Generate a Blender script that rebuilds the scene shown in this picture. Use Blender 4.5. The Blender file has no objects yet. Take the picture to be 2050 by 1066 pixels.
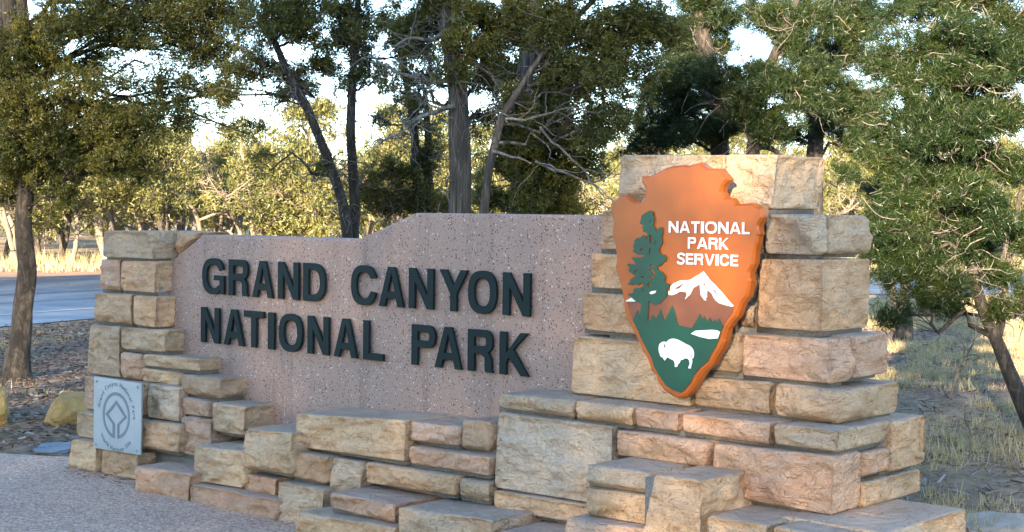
import bpy, bmesh, math, random
import numpy as np
from mathutils import Vector, Matrix
from mathutils.geometry import tessellate_polygon

# ------------------------------------------------------------------ camera, sky, sun, exposure
SC = bpy.context.scene
COL = SC.collection
cam_data = bpy.data.cameras.new('camera')
cam_data.sensor_width = 36.0
cam_data.lens = 3008.0 / 2050.0 * 36.0
cam_data.clip_start = 0.1
cam_data.clip_end = 2000.0
cam = bpy.data.objects.new('camera', cam_data)
COL.objects.link(cam)
cr, cu, cf = (0.999939501, 0.000395398, 0.010992669), (-0.01099978, 0.03594386, 0.99929327), (0, 0.99935373, -0.03594604)
cam.matrix_world = Matrix(((cr[0], cu[0], -cf[0], 0), (cr[1], cu[1], -cf[1], 0), (cr[2], cu[2], -cf[2], 1.6), (0, 0, 0, 1)))
SC.camera = cam

SUN_EL = math.radians(13.0)
SUN_AZ = math.radians(196.0)          # clockwise from +Y: behind the viewer, a little to the left
world = bpy.data.worlds.new('World')
SC.world = world
world.use_nodes = True
wn = world.node_tree
sky_tex = wn.nodes.new('ShaderNodeTexSky')
sky_tex.sky_type = 'NISHITA'
sky_tex.sun_disc = False
sky_tex.sun_elevation = SUN_EL
sky_tex.sun_rotation = SUN_AZ
sky_tex.altitude = 2000
sky_tex.air_density = 1.0
sky_tex.dust_density = 0.3
sky_tex.ozone_density = 1.5
bg = wn.nodes['Background']
bg.inputs['Strength'].default_value = 0.11
wn.links.new(sky_tex.outputs[0], bg.inputs['Color'])

sun_data = bpy.data.lights.new('sun', 'SUN')
sun_data.energy = 5.0
sun_data.angle = math.radians(0.55)
sun_data.color = (1.0, 0.80, 0.56)
sun = bpy.data.objects.new('sun', sun_data)
COL.objects.link(sun)
to_sun = Vector((math.sin(SUN_AZ) * math.cos(SUN_EL), math.cos(SUN_AZ) * math.cos(SUN_EL), math.sin(SUN_EL)))
sun.rotation_euler = to_sun.to_track_quat('Z', 'Y').to_euler()

SC.view_settings.view_transform = 'Standard'
SC.view_settings.look = 'None'
SC.view_settings.exposure = 2.8
SC.view_settings.gamma = 1.0
SC.view_settings.use_curve_mapping = False

# ------------------------------------------------------------------ helpers
def prop(o, label=None, cat=None, group=None, kind=None):
    if label: o['label'] = label
    if cat: o['category'] = cat
    if group: o['group'] = group
    if kind: o['kind'] = kind
    return o

def empty(name, loc=(0, 0, 0), rz=0.0):
    o = bpy.data.objects.new(name, None)
    o.empty_display_size = 0.2
    o.location = loc
    o.rotation_euler = (0, 0, rz)
    COL.objects.link(o)
    return o

def mesh_np(name, verts, faces, mat=None, smooth=False, attr=None):
    """faces: (N,k) int array, one k for the whole mesh"""
    me = bpy.data.meshes.new(name)
    verts = np.asarray(verts, dtype=np.float32)
    faces = np.asarray(faces, dtype=np.int32)
    n, k = faces.shape
    me.vertices.add(len(verts))
    me.vertices.foreach_set('co', verts.ravel())
    me.loops.add(n * k)
    me.loops.foreach_set('vertex_index', faces.ravel())
    me.polygons.add(n)
    me.polygons.foreach_set('loop_start', np.arange(0, n * k, k, dtype=np.int32))
    me.polygons.foreach_set('loop_total', np.full(n, k, dtype=np.int32))
    if smooth:
        me.polygons.foreach_set('use_smooth', np.ones(n, dtype=bool))
    if attr is not None:
        a = me.attributes.new('tint', 'FLOAT', 'FACE')
        a.data.foreach_set('value', np.asarray(attr, dtype=np.float32))
    me.update(calc_edges=True)
    if mat: me.materials.append(mat)
    return me

def obj(name, me, parent=None, loc=(0, 0, 0)):
    o = bpy.data.objects.new(name, me)
    o.location = loc
    COL.objects.link(o)
    if parent: o.parent = parent
    return o

def copy_tree(o, parent=None):
    c = o.copy()
    COL.objects.link(c)
    if parent: c.parent = parent
    for ch in list(o.children):
        copy_tree(ch, c)
    return c

# value noise -----------------------------------------------------
def _hash(ix, iy, iz, seed):
    h = (ix * 374761393 + iy * 668265263 + iz * 2147483647 + seed * 974711) & 0xFFFFFFFF
    h = ((h ^ (h >> 13)) * 1274126177) & 0xFFFFFFFF
    h = h ^ (h >> 16)
    return (h & 0xFFFF) / 65535.0

def vnoise(p, seed=0):
    p = np.asarray(p, dtype=np.float64)
    i = np.floor(p).astype(np.int64)
    f = p - i
    f = f * f * (3 - 2 * f)
    r = 0
    for dx in (0, 1):
        wx = f[:, 0] if dx else 1 - f[:, 0]
        for dy in (0, 1):
            wy = f[:, 1] if dy else 1 - f[:, 1]
            for dz in (0, 1):
                wz = f[:, 2] if dz else 1 - f[:, 2]
                r = r + wx * wy * wz * _hash(i[:, 0] + dx, i[:, 1] + dy, i[:, 2] + dz, seed)
    return r

def fbm(p, seed=0, o=3):
    r, a, t = 0, 1.0, 0
    for k in range(o):
        r = r + a * vnoise(p * (2.03 ** k), seed + k * 17)
        t += a
        a *= 0.5
    return r / t

# ------------------------------------------------------------------ materials
def new_mat(name):
    m = bpy.data.materials.new(name)
    m.use_nodes = True
    nt = m.node_tree
    b = nt.nodes['Principled BSDF']
    return m, nt, b

def N(nt, t, **kw):
    n = nt.nodes.new(t)
    for k, v in kw.items():
        setattr(n, k, v)
    return n

def ramp(nt, stops, src=None):
    r = N(nt, 'ShaderNodeValToRGB')
    e = r.color_ramp.elements
    while len(e) < len(stops): e.new(0.5)
    for i, (p, c) in enumerate(stops):
        e[i].position = p
        e[i].color = (c, c, c, 1) if isinstance(c, (int, float)) else (*c, 1)
    if src is not None: nt.links.new(src, r.inputs[0])
    return r

def noise(nt, scale, detail=4, rough=0.6, vec=None, dist=0.0):
    n = N(nt, 'ShaderNodeTexNoise')
    n.inputs['Scale'].default_value = scale
    n.inputs['Detail'].default_value = detail
    n.inputs['Roughness'].default_value = rough
    n.inputs['Distortion'].default_value = dist
    if vec is not None: nt.links.new(vec, n.inputs['Vector'])
    return n

def mapping(nt, scale=(1, 1, 1), src='Object', loc=None):
    tc = N(nt, 'ShaderNodeTexCoord')
    mp = N(nt, 'ShaderNodeMapping')
    mp.inputs['Scale'].default_value = scale
    nt.links.new(tc.outputs[src], mp.inputs['Vector'])
    return mp

def mix(nt, a, b, fac, mode='MIX'):
    m = N(nt, 'ShaderNodeMix', data_type='RGBA', blend_type=mode)
    L = nt.links
    for sock, v in ((m.inputs[0], fac), (m.inputs[6], a), (m.inputs[7], b)):
        if hasattr(v, 'is_output'): L.new(v, sock)
        elif isinstance(v, (int, float)): sock.default_value = v
        else: sock.default_value = (*v, 1)
    return m.outputs[2]

def bump(nt, b, height, strength=0.5, dist=0.01, prev=None):
    n = N(nt, 'ShaderNodeBump')
    n.inputs['Strength'].default_value = strength
    n.inputs['Distance'].default_value = dist
    nt.links.new(height, n.inputs['Height'])
    if prev is not None: nt.links.new(prev, n.inputs['Normal'])
    nt.links.new(n.outputs[0], b.inputs['Normal'])
    return n.outputs[0]

def plain(name, col, rough=0.6, metal=0.0, spec=0.5):
    m, nt, b = new_mat(name)
    b.inputs['Base Color'].default_value = (*col, 1)
    b.inputs['Roughness'].default_value = rough
    b.inputs['Metallic'].default_value = metal
    b.inputs['Specular IOR Level'].default_value = spec
    return m

def leaf_mat(name, stops, trans=0.35):
    m, nt, b = new_mat(name)
    at = N(nt, 'ShaderNodeAttribute', attribute_name='tint')
    r = ramp(nt, stops, at.outputs['Fac'])
    d = N(nt, 'ShaderNodeBsdfDiffuse')
    t = N(nt, 'ShaderNodeBsdfTranslucent')
    g = N(nt, 'ShaderNodeBsdfGlossy')
    g.inputs['Roughness'].default_value = 0.45
    g.inputs['Color'].default_value = (0.5, 0.5, 0.5, 1)
    nt.links.new(r.outputs[0], d.inputs['Color'])
    nt.links.new(r.outputs[0], t.inputs['Color'])
    ms = N(nt, 'ShaderNodeMixShader'); ms.inputs[0].default_value = trans
    nt.links.new(d.outputs[0], ms.inputs[1]); nt.links.new(t.outputs[0], ms.inputs[2])
    m2 = N(nt, 'ShaderNodeMixShader'); m2.inputs[0].default_value = 0.06
    nt.links.new(ms.outputs[0], m2.inputs[1]); nt.links.new(g.outputs[0], m2.inputs[2])
    nt.links.new(m2.outputs[0], nt.nodes['Material Output'].inputs['Surface'])
    return m

def bark_mat(name, c0, c1, c2, zs=2.5, hs=28):
    m, nt, b = new_mat(name)
    mp = mapping(nt, (hs, hs, zs))
    n = noise(nt, 1.0, 5, 0.65, mp.outputs[0], 0.8)
    mp2 = mapping(nt, (3, 3, 1.2))
    n2 = noise(nt, 1.0, 3, 0.6, mp2.outputs[0])
    r = ramp(nt, [(0.32, c0), (0.5, c1), (0.68, c2)], n.outputs['Fac'])
    r2 = ramp(nt, [(0.35, 0.65), (0.65, 1.15)], n2.outputs['Fac'])
    nt.links.new(mix(nt, r.outputs[0], r2.outputs[0], 1.0, 'MULTIPLY'), b.inputs['Base Color'])
    b.inputs['Roughness'].default_value = 0.9
    bump(nt, b, n.outputs['Fac'], 1.0, 0.03)
    return m

M = {}
M['bark'] = bark_mat('juniper bark', (0.018, 0.014, 0.011), (0.065, 0.052, 0.041), (0.19, 0.16, 0.125))
M['bark_dark'] = bark_mat('pinyon and shaded juniper bark', (0.012, 0.010, 0.008), (0.034, 0.028, 0.022), (0.10, 0.082, 0.062), 9, 22)  # for pinyons; some junipers also use it, with shade put into the colour
M['twig'] = bark_mat('grey twig bark', (0.08, 0.07, 0.06), (0.17, 0.15, 0.125), (0.30, 0.27, 0.23))
M['pale_bark'] = bark_mat('pale oak bark', (0.13, 0.105, 0.075), (0.22, 0.18, 0.13), (0.32, 0.27, 0.20))
M['juniper'] = leaf_mat('juniper foliage', [(0.0, (0.030, 0.044, 0.010)), (0.4, (0.085, 0.094, 0.018)), (0.75, (0.175, 0.158, 0.030)), (1.0, (0.28, 0.22, 0.05))])
M['pine'] = leaf_mat('pinyon needles', [(0.0, (0.007, 0.021, 0.005)), (0.45, (0.018, 0.040, 0.008)), (0.8, (0.042, 0.060, 0.011)), (0.95, (0.085, 0.090, 0.016)), (1.0, (0.14, 0.125, 0.025))])
M['far_leaf'] = leaf_mat('woodland foliage', [(0.0, (0.05, 0.065, 0.022)), (0.35, (0.13, 0.14, 0.042)), (0.75, (0.21, 0.20, 0.065)), (1.0, (0.27, 0.23, 0.10))])
M['grass'] = leaf_mat('dry grass', [(0.0, (0.20, 0.165, 0.07)), (0.4, (0.40, 0.325, 0.15)), (1.0, (0.60, 0.50, 0.29))], 0.3)
M['litter'] = leaf_mat('ground litter', [(0.0, (0.05, 0.032, 0.022)), (0.3, (0.13, 0.09, 0.065)), (0.6, (0.26, 0.20, 0.155)), (0.9, (0.42, 0.36, 0.30)), (1.0, (0.16, 0.06, 0.03))], 0.05)

def stone_mat():
    m, nt, b = new_mat('sandstone')
    L = nt.links
    oi = N(nt, 'ShaderNodeObjectInfo')
    tc = N(nt, 'ShaderNodeTexCoord')
    add = N(nt, 'ShaderNodeVectorMath', operation='ADD')
    sc = N(nt, 'ShaderNodeVectorMath', operation='SCALE')
    comb = N(nt, 'ShaderNodeCombineXYZ')
    for i in range(3): L.new(oi.outputs['Random'], comb.inputs[i])
    L.new(comb.outputs[0], sc.inputs[0]); sc.inputs['Scale'].default_value = 37.0
    L.new(tc.outputs['Object'], add.inputs[0]); L.new(sc.outputs[0], add.inputs[1])
    def mp(s, rot=(0, 0, 0)):
        k = N(nt, 'ShaderNodeMapping')
        k.inputs['Scale'].default_value = s
        k.inputs['Rotation'].default_value = rot
        L.new(add.outputs[0], k.inputs['Vector'])
        return k.outputs[0]
    strata = noise(nt, 1.0, 6, 0.62, mp((4, 4, 62), (0.05, 0.06, 0)), 0.6)
    cloud = noise(nt, 5.5, 5, 0.6, mp((1, 1, 1)), 0.5)
    grain = noise(nt, 130, 3, 0.7, mp((1, 1, 1)))
    chip = noise(nt, 9, 4, 0.55, mp((1, 1, 1.5)), 0.8)
    c_cloud = ramp(nt, [(0.30, (0.84, 0.77, 0.70)), (0.5, (1.0, 1.0, 1.0)), (0.68, (1.16, 1.10, 1.04))], cloud.outputs['Fac'])
    c_str = ramp(nt, [(0.36, (0.82, 0.76, 0.70)), (0.5, (1, 1, 1)), (0.64, (1.09, 1.06, 1.02))], strata.outputs['Fac'])
    c_gr = ramp(nt, [(0.3, 0.84), (0.7, 1.12)], grain.outputs['Fac'])
    c = mix(nt, oi.outputs['Color'], c_cloud.outputs[0], 1.0, 'MULTIPLY')
    c = mix(nt, c, c_str.outputs[0], 0.45, 'MULTIPLY')
    c = mix(nt, c, c_gr.outputs[0], 0.8, 'MULTIPLY')
    # thin wavy iron laminations in the sandstone
    lam = noise(nt, 1.0, 3, 0.5, mp((2.2, 2.2, 13), (0.10, 0.16, 0)), 0.35)
    ml = N(nt, 'ShaderNodeMath', operation='MULTIPLY'); ml.inputs[1].default_value = 9.0; L.new(lam.outputs['Fac'], ml.inputs[0])
    fr = N(nt, 'ShaderNodeMath', operation='FRACT'); L.new(ml.outputs[0], fr.inputs[0])
    lr = ramp(nt, [(0.0, 0.0), (0.06, 0.75), (0.14, 0.0), (1.0, 0.0)], fr.outputs[0])
    br = ramp(nt, [(0.42, 0.0), (0.60, 0.8)], cloud.outputs['Fac'])
    c = mix(nt, c, mix(nt, c, (0.55, 0.42, 0.32), 1.0, 'MULTIPLY'), mix(nt, lr.outputs[0], br.outputs[0], 1.0, 'MULTIPLY'))
    vor = N(nt, 'ShaderNodeTexVoronoi', feature='F1'); vor.inputs['Scale'].default_value = 17
    wv = N(nt, 'ShaderNodeVectorMath', operation='ADD'); nv = noise(nt, 14, 3, 0.6, mp((1, 1, 1)))
    sv = N(nt, 'ShaderNodeVectorMath', operation='SCALE'); sv.inputs['Scale'].default_value = 0.07
    L.new(nv.outputs['Color'], sv.inputs[0]); L.new(sv.outputs[0], wv.inputs[0]); L.new(mp((1, 1, 1.6)), wv.inputs[1]); L.new(wv.outputs[0], vor.inputs['Vector'])
    # greyer tone mixed over the top faces only (attribute written with the mesh), ochre iron stain on others
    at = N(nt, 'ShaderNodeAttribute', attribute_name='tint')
    top_grey = mix(nt, (0.30, 0.265, 0.235), (0.41, 0.365, 0.32), cloud.outputs['Fac'])
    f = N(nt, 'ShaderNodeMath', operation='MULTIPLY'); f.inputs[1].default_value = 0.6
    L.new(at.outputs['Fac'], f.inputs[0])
    c = mix(nt, c, top_grey, f.outputs[0])
    iron = noise(nt, 3.2, 4, 0.6, mp((1, 1, 1.3)))
    ir = ramp(nt, [(0.60, 0.0), (0.70, 0.5)], iron.outputs['Fac'])
    c = mix(nt, c, (0.40, 0.25, 0.12), ir.outputs[0])
    L.new(c, b.inputs['Base Color'])
    b.inputs['Roughness'].default_value = 0.88
    b.inputs['Specular IOR Level'].default_value = 0.25
    m6 = N(nt, 'ShaderNodeMath', operation='MULTIPLY'); m6.inputs[1].default_value = 11.0; L.new(chip.outputs['Fac'], m6.inputs[0])
    fl = N(nt, 'ShaderNodeMath', operation='FLOOR'); L.new(m6.outputs[0], fl.inputs[0])
    frc = N(nt, 'ShaderNodeMath', operation='FRACT'); L.new(m6.outputs[0], frc.inputs[0])
    sm = N(nt, 'ShaderNodeMapRange', interpolation_type='SMOOTHSTEP'); sm.inputs['From Min'].default_value = 0.62; L.new(frc.outputs[0], sm.inputs['Value'])
    tsum = N(nt, 'ShaderNodeMath', operation='ADD'); L.new(fl.outputs[0], tsum.inputs[0]); L.new(sm.outputs[0], tsum.inputs[1])
    p = bump(nt, b, tsum.outputs[0], 0.9, 0.0055)
    p = bump(nt, b, vor.outputs['Distance'], 0.55, 0.016, p)
    p = bump(nt, b, strata.outputs['Fac'], 0.5, 0.008, p)
    bump(nt, b, grain.outputs['Fac'], 0.8, 0.004, p)
    return m
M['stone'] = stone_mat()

def panel_mat():
    m, nt, b = new_mat('exposed aggregate concrete')
    L = nt.links
    mp = mapping(nt, (1, 1, 1))
    v1 = N(nt, 'ShaderNodeTexVoronoi'); v1.inputs['Scale'].default_value = 92; L.new(mp.outputs[0], v1.inputs['Vector'])
    v2 = N(nt, 'ShaderNodeTexVoronoi'); v2.inputs['Scale'].default_value = 140; L.new(mp.outputs[0], v2.inputs['Vector'])
    cl = noise(nt, 2.2, 4, 0.6, mp.outputs[0])
    gr = noise(nt, 180, 3, 0.7, mp.outputs[0])
    base = mix(nt, (0.345, 0.22, 0.165), (0.445, 0.30, 0.23), cl.outputs['Fac'])
    g = ramp(nt, [(0.3, 0.8), (0.7, 1.15)], gr.outputs['Fac'])
    base = mix(nt, base, g.outputs[0], 1.0, 'MULTIPLY')
    # vertical weathering streaks of their own shape
    mp2 = mapping(nt, (9, 9, 0.7))
    st = noise(nt, 1.0, 4, 0.6, mp2.outputs[0])
    sr = ramp(nt, [(0.53, 0.0), (0.70, 0.5)], st.outputs['Fac'])
    base = mix(nt, base, (0.20, 0.13, 0.10), sr.outputs[0])
    def spots(v, lo, hi, rad):
        s = N(nt, 'ShaderNodeSeparateColor'); L.new(v.outputs['Color'], s.inputs[0])
        a = N(nt, 'ShaderNodeMath', operation='GREATER_THAN'); L.new(s.outputs[0], a.inputs[0]); a.inputs[1].default_value = lo
        c = N(nt, 'ShaderNodeMath', operation='LESS_THAN'); L.new(s.outputs[0], c.inputs[0]); c.inputs[1].default_value = hi
        d = N(nt, 'ShaderNodeMath', operation='LESS_THAN'); L.new(v.outputs['Distance'], d.inputs[0]); d.inputs[1].default_value = rad
        e = N(nt, 'ShaderNodeMath', operation='MULTIPLY'); L.new(a.outputs[0], e.inputs[0]); L.new(c.outputs[0], e.inputs[1])
        h = N(nt, 'ShaderNodeMath', operation='MULTIPLY'); L.new(e.outputs[0], h.inputs[0]); L.new(d.outputs[0], h.inputs[1])
        return h.outputs[0]
    pits = spots(v1, 0.87, 1.0, 0.38)
    base = mix(nt, base, (0.075, 0.05, 0.042), pits)
    base = mix(nt, base, (0.66, 0.60, 0.56), spots(v1, 0.0, 0.05, 0.38))
    base = mix(nt, base, (0.10, 0.07, 0.06), spots(v2, 0.86, 1.0, 0.40))
    base = mix(nt, base, (0.52, 0.42, 0.37), spots(v2, 0.0, 0.06, 0.40))
    L.new(base, b.inputs['Base Color'])
    b.inputs['Roughness'].default_value = 0.85
    p = bump(nt, b, gr.outputs['Fac'], 0.35, 0.003)
    inv = N(nt, 'ShaderNodeMath', operation='SUBTRACT'); inv.inputs[0].default_value = 1; L.new(pits, inv.inputs[1])
    bump(nt, b, inv.outputs[0], 0.5, 0.006, p)
    return m
M['panel'] = panel_mat()

def mortar_mat():
    m, nt, b = new_mat('mortar')
    mp = mapping(nt)
    n = noise(nt, 90, 3, 0.7, mp.outputs[0])
    r = ramp(nt, [(0.3, (0.15, 0.135, 0.115)), (0.7, (0.29, 0.265, 0.225))], n.outputs['Fac'])
    nt.links.new(r.outputs[0], b.inputs['Base Color'])
    b.inputs['Roughness'].default_value = 0.95
    bump(nt, b, n.outputs['Fac'], 0.7, 0.006)
    return m
M['mortar'] = mortar_mat()

def paint_mat(name, col, rough=0.42, var=0.12):
    m, nt, b = new_mat(name)
    mp = mapping(nt)
    n = noise(nt, 7, 4, 0.6, mp.outputs[0])
    r = ramp(nt, [(0.3, tuple(c * (1 - var) for c in col)), (0.7, tuple(min(1, c * (1 + var)) for c in col))], n.outputs['Fac'])
    nt.links.new(r.outputs[0], b.inputs['Base Color'])
    b.inputs['Roughness'].default_value = rough
    n2 = noise(nt, 60, 3, 0.6, mp.outputs[0])
    bump(nt, b, n2.outputs['Fac'], 0.12, 0.002)
    return m
M['letter'] = paint_mat('dark green painted metal', (0.006, 0.017, 0.017), 0.6)
M['letter'].node_tree.nodes['Principled BSDF'].inputs['Specular IOR Level'].default_value = 0.22
M['brown_board'] = paint_mat('orange brown painted wood', (0.38, 0.088, 0.008), 0.28)
M['brown_hill'] = paint_mat('red brown paint', (0.19, 0.062, 0.028), 0.45)
M['green_paint'] = paint_mat('green paint', (0.003, 0.062, 0.036), 0.35)
M['white_paint'] = paint_mat('white paint', (0.74, 0.78, 0.80), 0.4, 0.04)
M['plaque'] = paint_mat('brushed metal plaque', (0.40, 0.46, 0.50), 0.38, 0.08)
M['plaque'].node_tree.nodes['Principled BSDF'].inputs['Metallic'].default_value = 0.55
M['engrave'] = paint_mat('grey engraving', (0.17, 0.20, 0.23), 0.5)
M['screw'] = plain('screw metal', (0.4, 0.42, 0.44), 0.3, 0.9)

def ground_mat():
    m, nt, b = new_mat('dirt ground')
    mp = mapping(nt)
    a = noise(nt, 0.35, 5, 0.6, mp.outputs[0])
    c = noise(nt, 3.5, 6, 0.7, mp.outputs[0])
    f = noise(nt, 40, 4, 0.75, mp.outputs[0])
    r1 = ramp(nt, [(0.3, (0.11, 0.07, 0.045)), (0.5, (0.23, 0.155, 0.10)), (0.72, (0.40, 0.295, 0.19))], c.outputs['Fac'])
    r2 = ramp(nt, [(0.25, 0.55), (0.75, 1.35)], f.outputs['Fac'])
    col = mix(nt, r1.outputs[0], r2.outputs[0], 1.0, 'MULTIPLY')
    gr = ramp(nt, [(0.42, 0.0), (0.58, 0.7)], a.outputs['Fac'])
    col = mix(nt, col, (0.38, 0.285, 0.15), gr.outputs[0])
    nt.links.new(col, b.inputs['Base Color'])
    b.inputs['Roughness'].default_value = 0.95
    bump(nt, b, f.outputs['Fac'], 0.8, 0.03)
    return m
M['ground'] = ground_mat()

def shoulder_mat():
    m, nt, b = new_mat('red earth shoulder')
    mp = mapping(nt)
    c = noise(nt, 1.5, 6, 0.7, mp.outputs[0])
    r1 = ramp(nt, [(0.3, (0.22, 0.12, 0.07)), (0.7, (0.34, 0.215, 0.13))], c.outputs['Fac'])
    nt.links.new(r1.outputs[0], b.inputs['Base Color'])
    b.inputs['Roughness'].default_value = 0.95
    return m
M['shoulder'] = shoulder_mat()

def road_mat():
    m, nt, b = new_mat('asphalt')
    mp = mapping(nt)
    c = noise(nt, 0.8, 5, 0.6, mp.outputs[0])
    f = noise(nt, 70, 3, 0.7, mp.outputs[0])
    r1 = ramp(nt, [(0.3, (0.026, 0.042, 0.066)), (0.7, (0.046, 0.070, 0.105))], c.outputs['Fac'])
    r2 = ramp(nt, [(0.3, 0.7), (0.7, 1.3)], f.outputs['Fac'])
    nt.links.new(mix(nt, r1.outputs[0], r2.outputs[0], 1.0, 'MULTIPLY'), b.inputs['Base Color'])
    cw = noise(nt, 0.9, 6, 0.7, mp.outputs[0], 1.5)
    b.inputs['Roughness'].default_value = 0.38
    rr = ramp(nt, [(0.3, 0.26), (0.7, 0.55)], c.outputs['Fac']); nt.links.new(rr.outputs[0], b.inputs['Roughness'])
    bump(nt, b, f.outputs['Fac'], 0.2, 0.004)
    return m
M['road'] = road_mat()
M['line'] = plain('road marking paint', (0.36, 0.36, 0.34), 0.7)
M['tar'] = plain('tar seam', (0.02, 0.022, 0.03), 0.5)

def pave_mat():
    m, nt, b = new_mat('pink chip seal path')
    L = nt.links
    mp = mapping(nt)
    v = N(nt, 'ShaderNodeTexVoronoi'); v.inputs['Scale'].default_value = 75; L.new(mp.outputs[0], v.inputs['Vector'])
    c = noise(nt, 1.2, 5, 0.65, mp.outputs[0])
    s = N(nt, 'ShaderNodeSeparateColor'); L.new(v.outputs['Color'], s.inputs[0])
    r = ramp(nt, [(0.0, (0.32, 0.20, 0.14)), (0.35, (0.51, 0.345, 0.25)), (0.75, (0.60, 0.415, 0.31)), (1.0, (0.72, 0.56, 0.44))], s.outputs[0])
    r2 = ramp(nt, [(0.3, (0.80, 0.78, 0.78)), (0.7, (1.12, 1.1, 1.07))], c.outputs['Fac'])
    L.new(mix(nt, r.outputs[0], r2.outputs[0], 1.0, 'MULTIPLY'), b.inputs['Base Color'])
    b.inputs['Roughness'].default_value = 0.85
    inv = ramp(nt, [(0.0, 1.0), (0.6, 0.0)], v.outputs['Distance'])
    bump(nt, b, inv.outputs[0], 0.8, 0.008)
    return m
M['pave'] = pave_mat()

def rock_mat(name, c0, c1):
    m, nt, b = new_mat(name)
    mp = mapping(nt)
    n = noise(nt, 6, 6, 0.65, mp.outputs[0], 0.4)
    r = ramp(nt, [(0.3, c0), (0.7, c1)], n.outputs['Fac'])
    nt.links.new(r.outputs[0], b.inputs['Base Color'])
    b.inputs['Roughness'].default_value = 0.9
    n2 = noise(nt, 25, 5, 0.65, mp.outputs[0])
    bump(nt, b, n2.outputs['Fac'], 0.6, 0.03)
    return m
M['yellow_rock'] = rock_mat('ochre boulder', (0.26, 0.155, 0.05), (0.52, 0.35, 0.12))
M['pale_rock'] = rock_mat('pale edging rock', (0.22, 0.20, 0.16), (0.42, 0.38, 0.32))
M['slab'] = rock_mat('blue grey slab', (0.16, 0.19, 0.22), (0.26, 0.30, 0.34))

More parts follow.
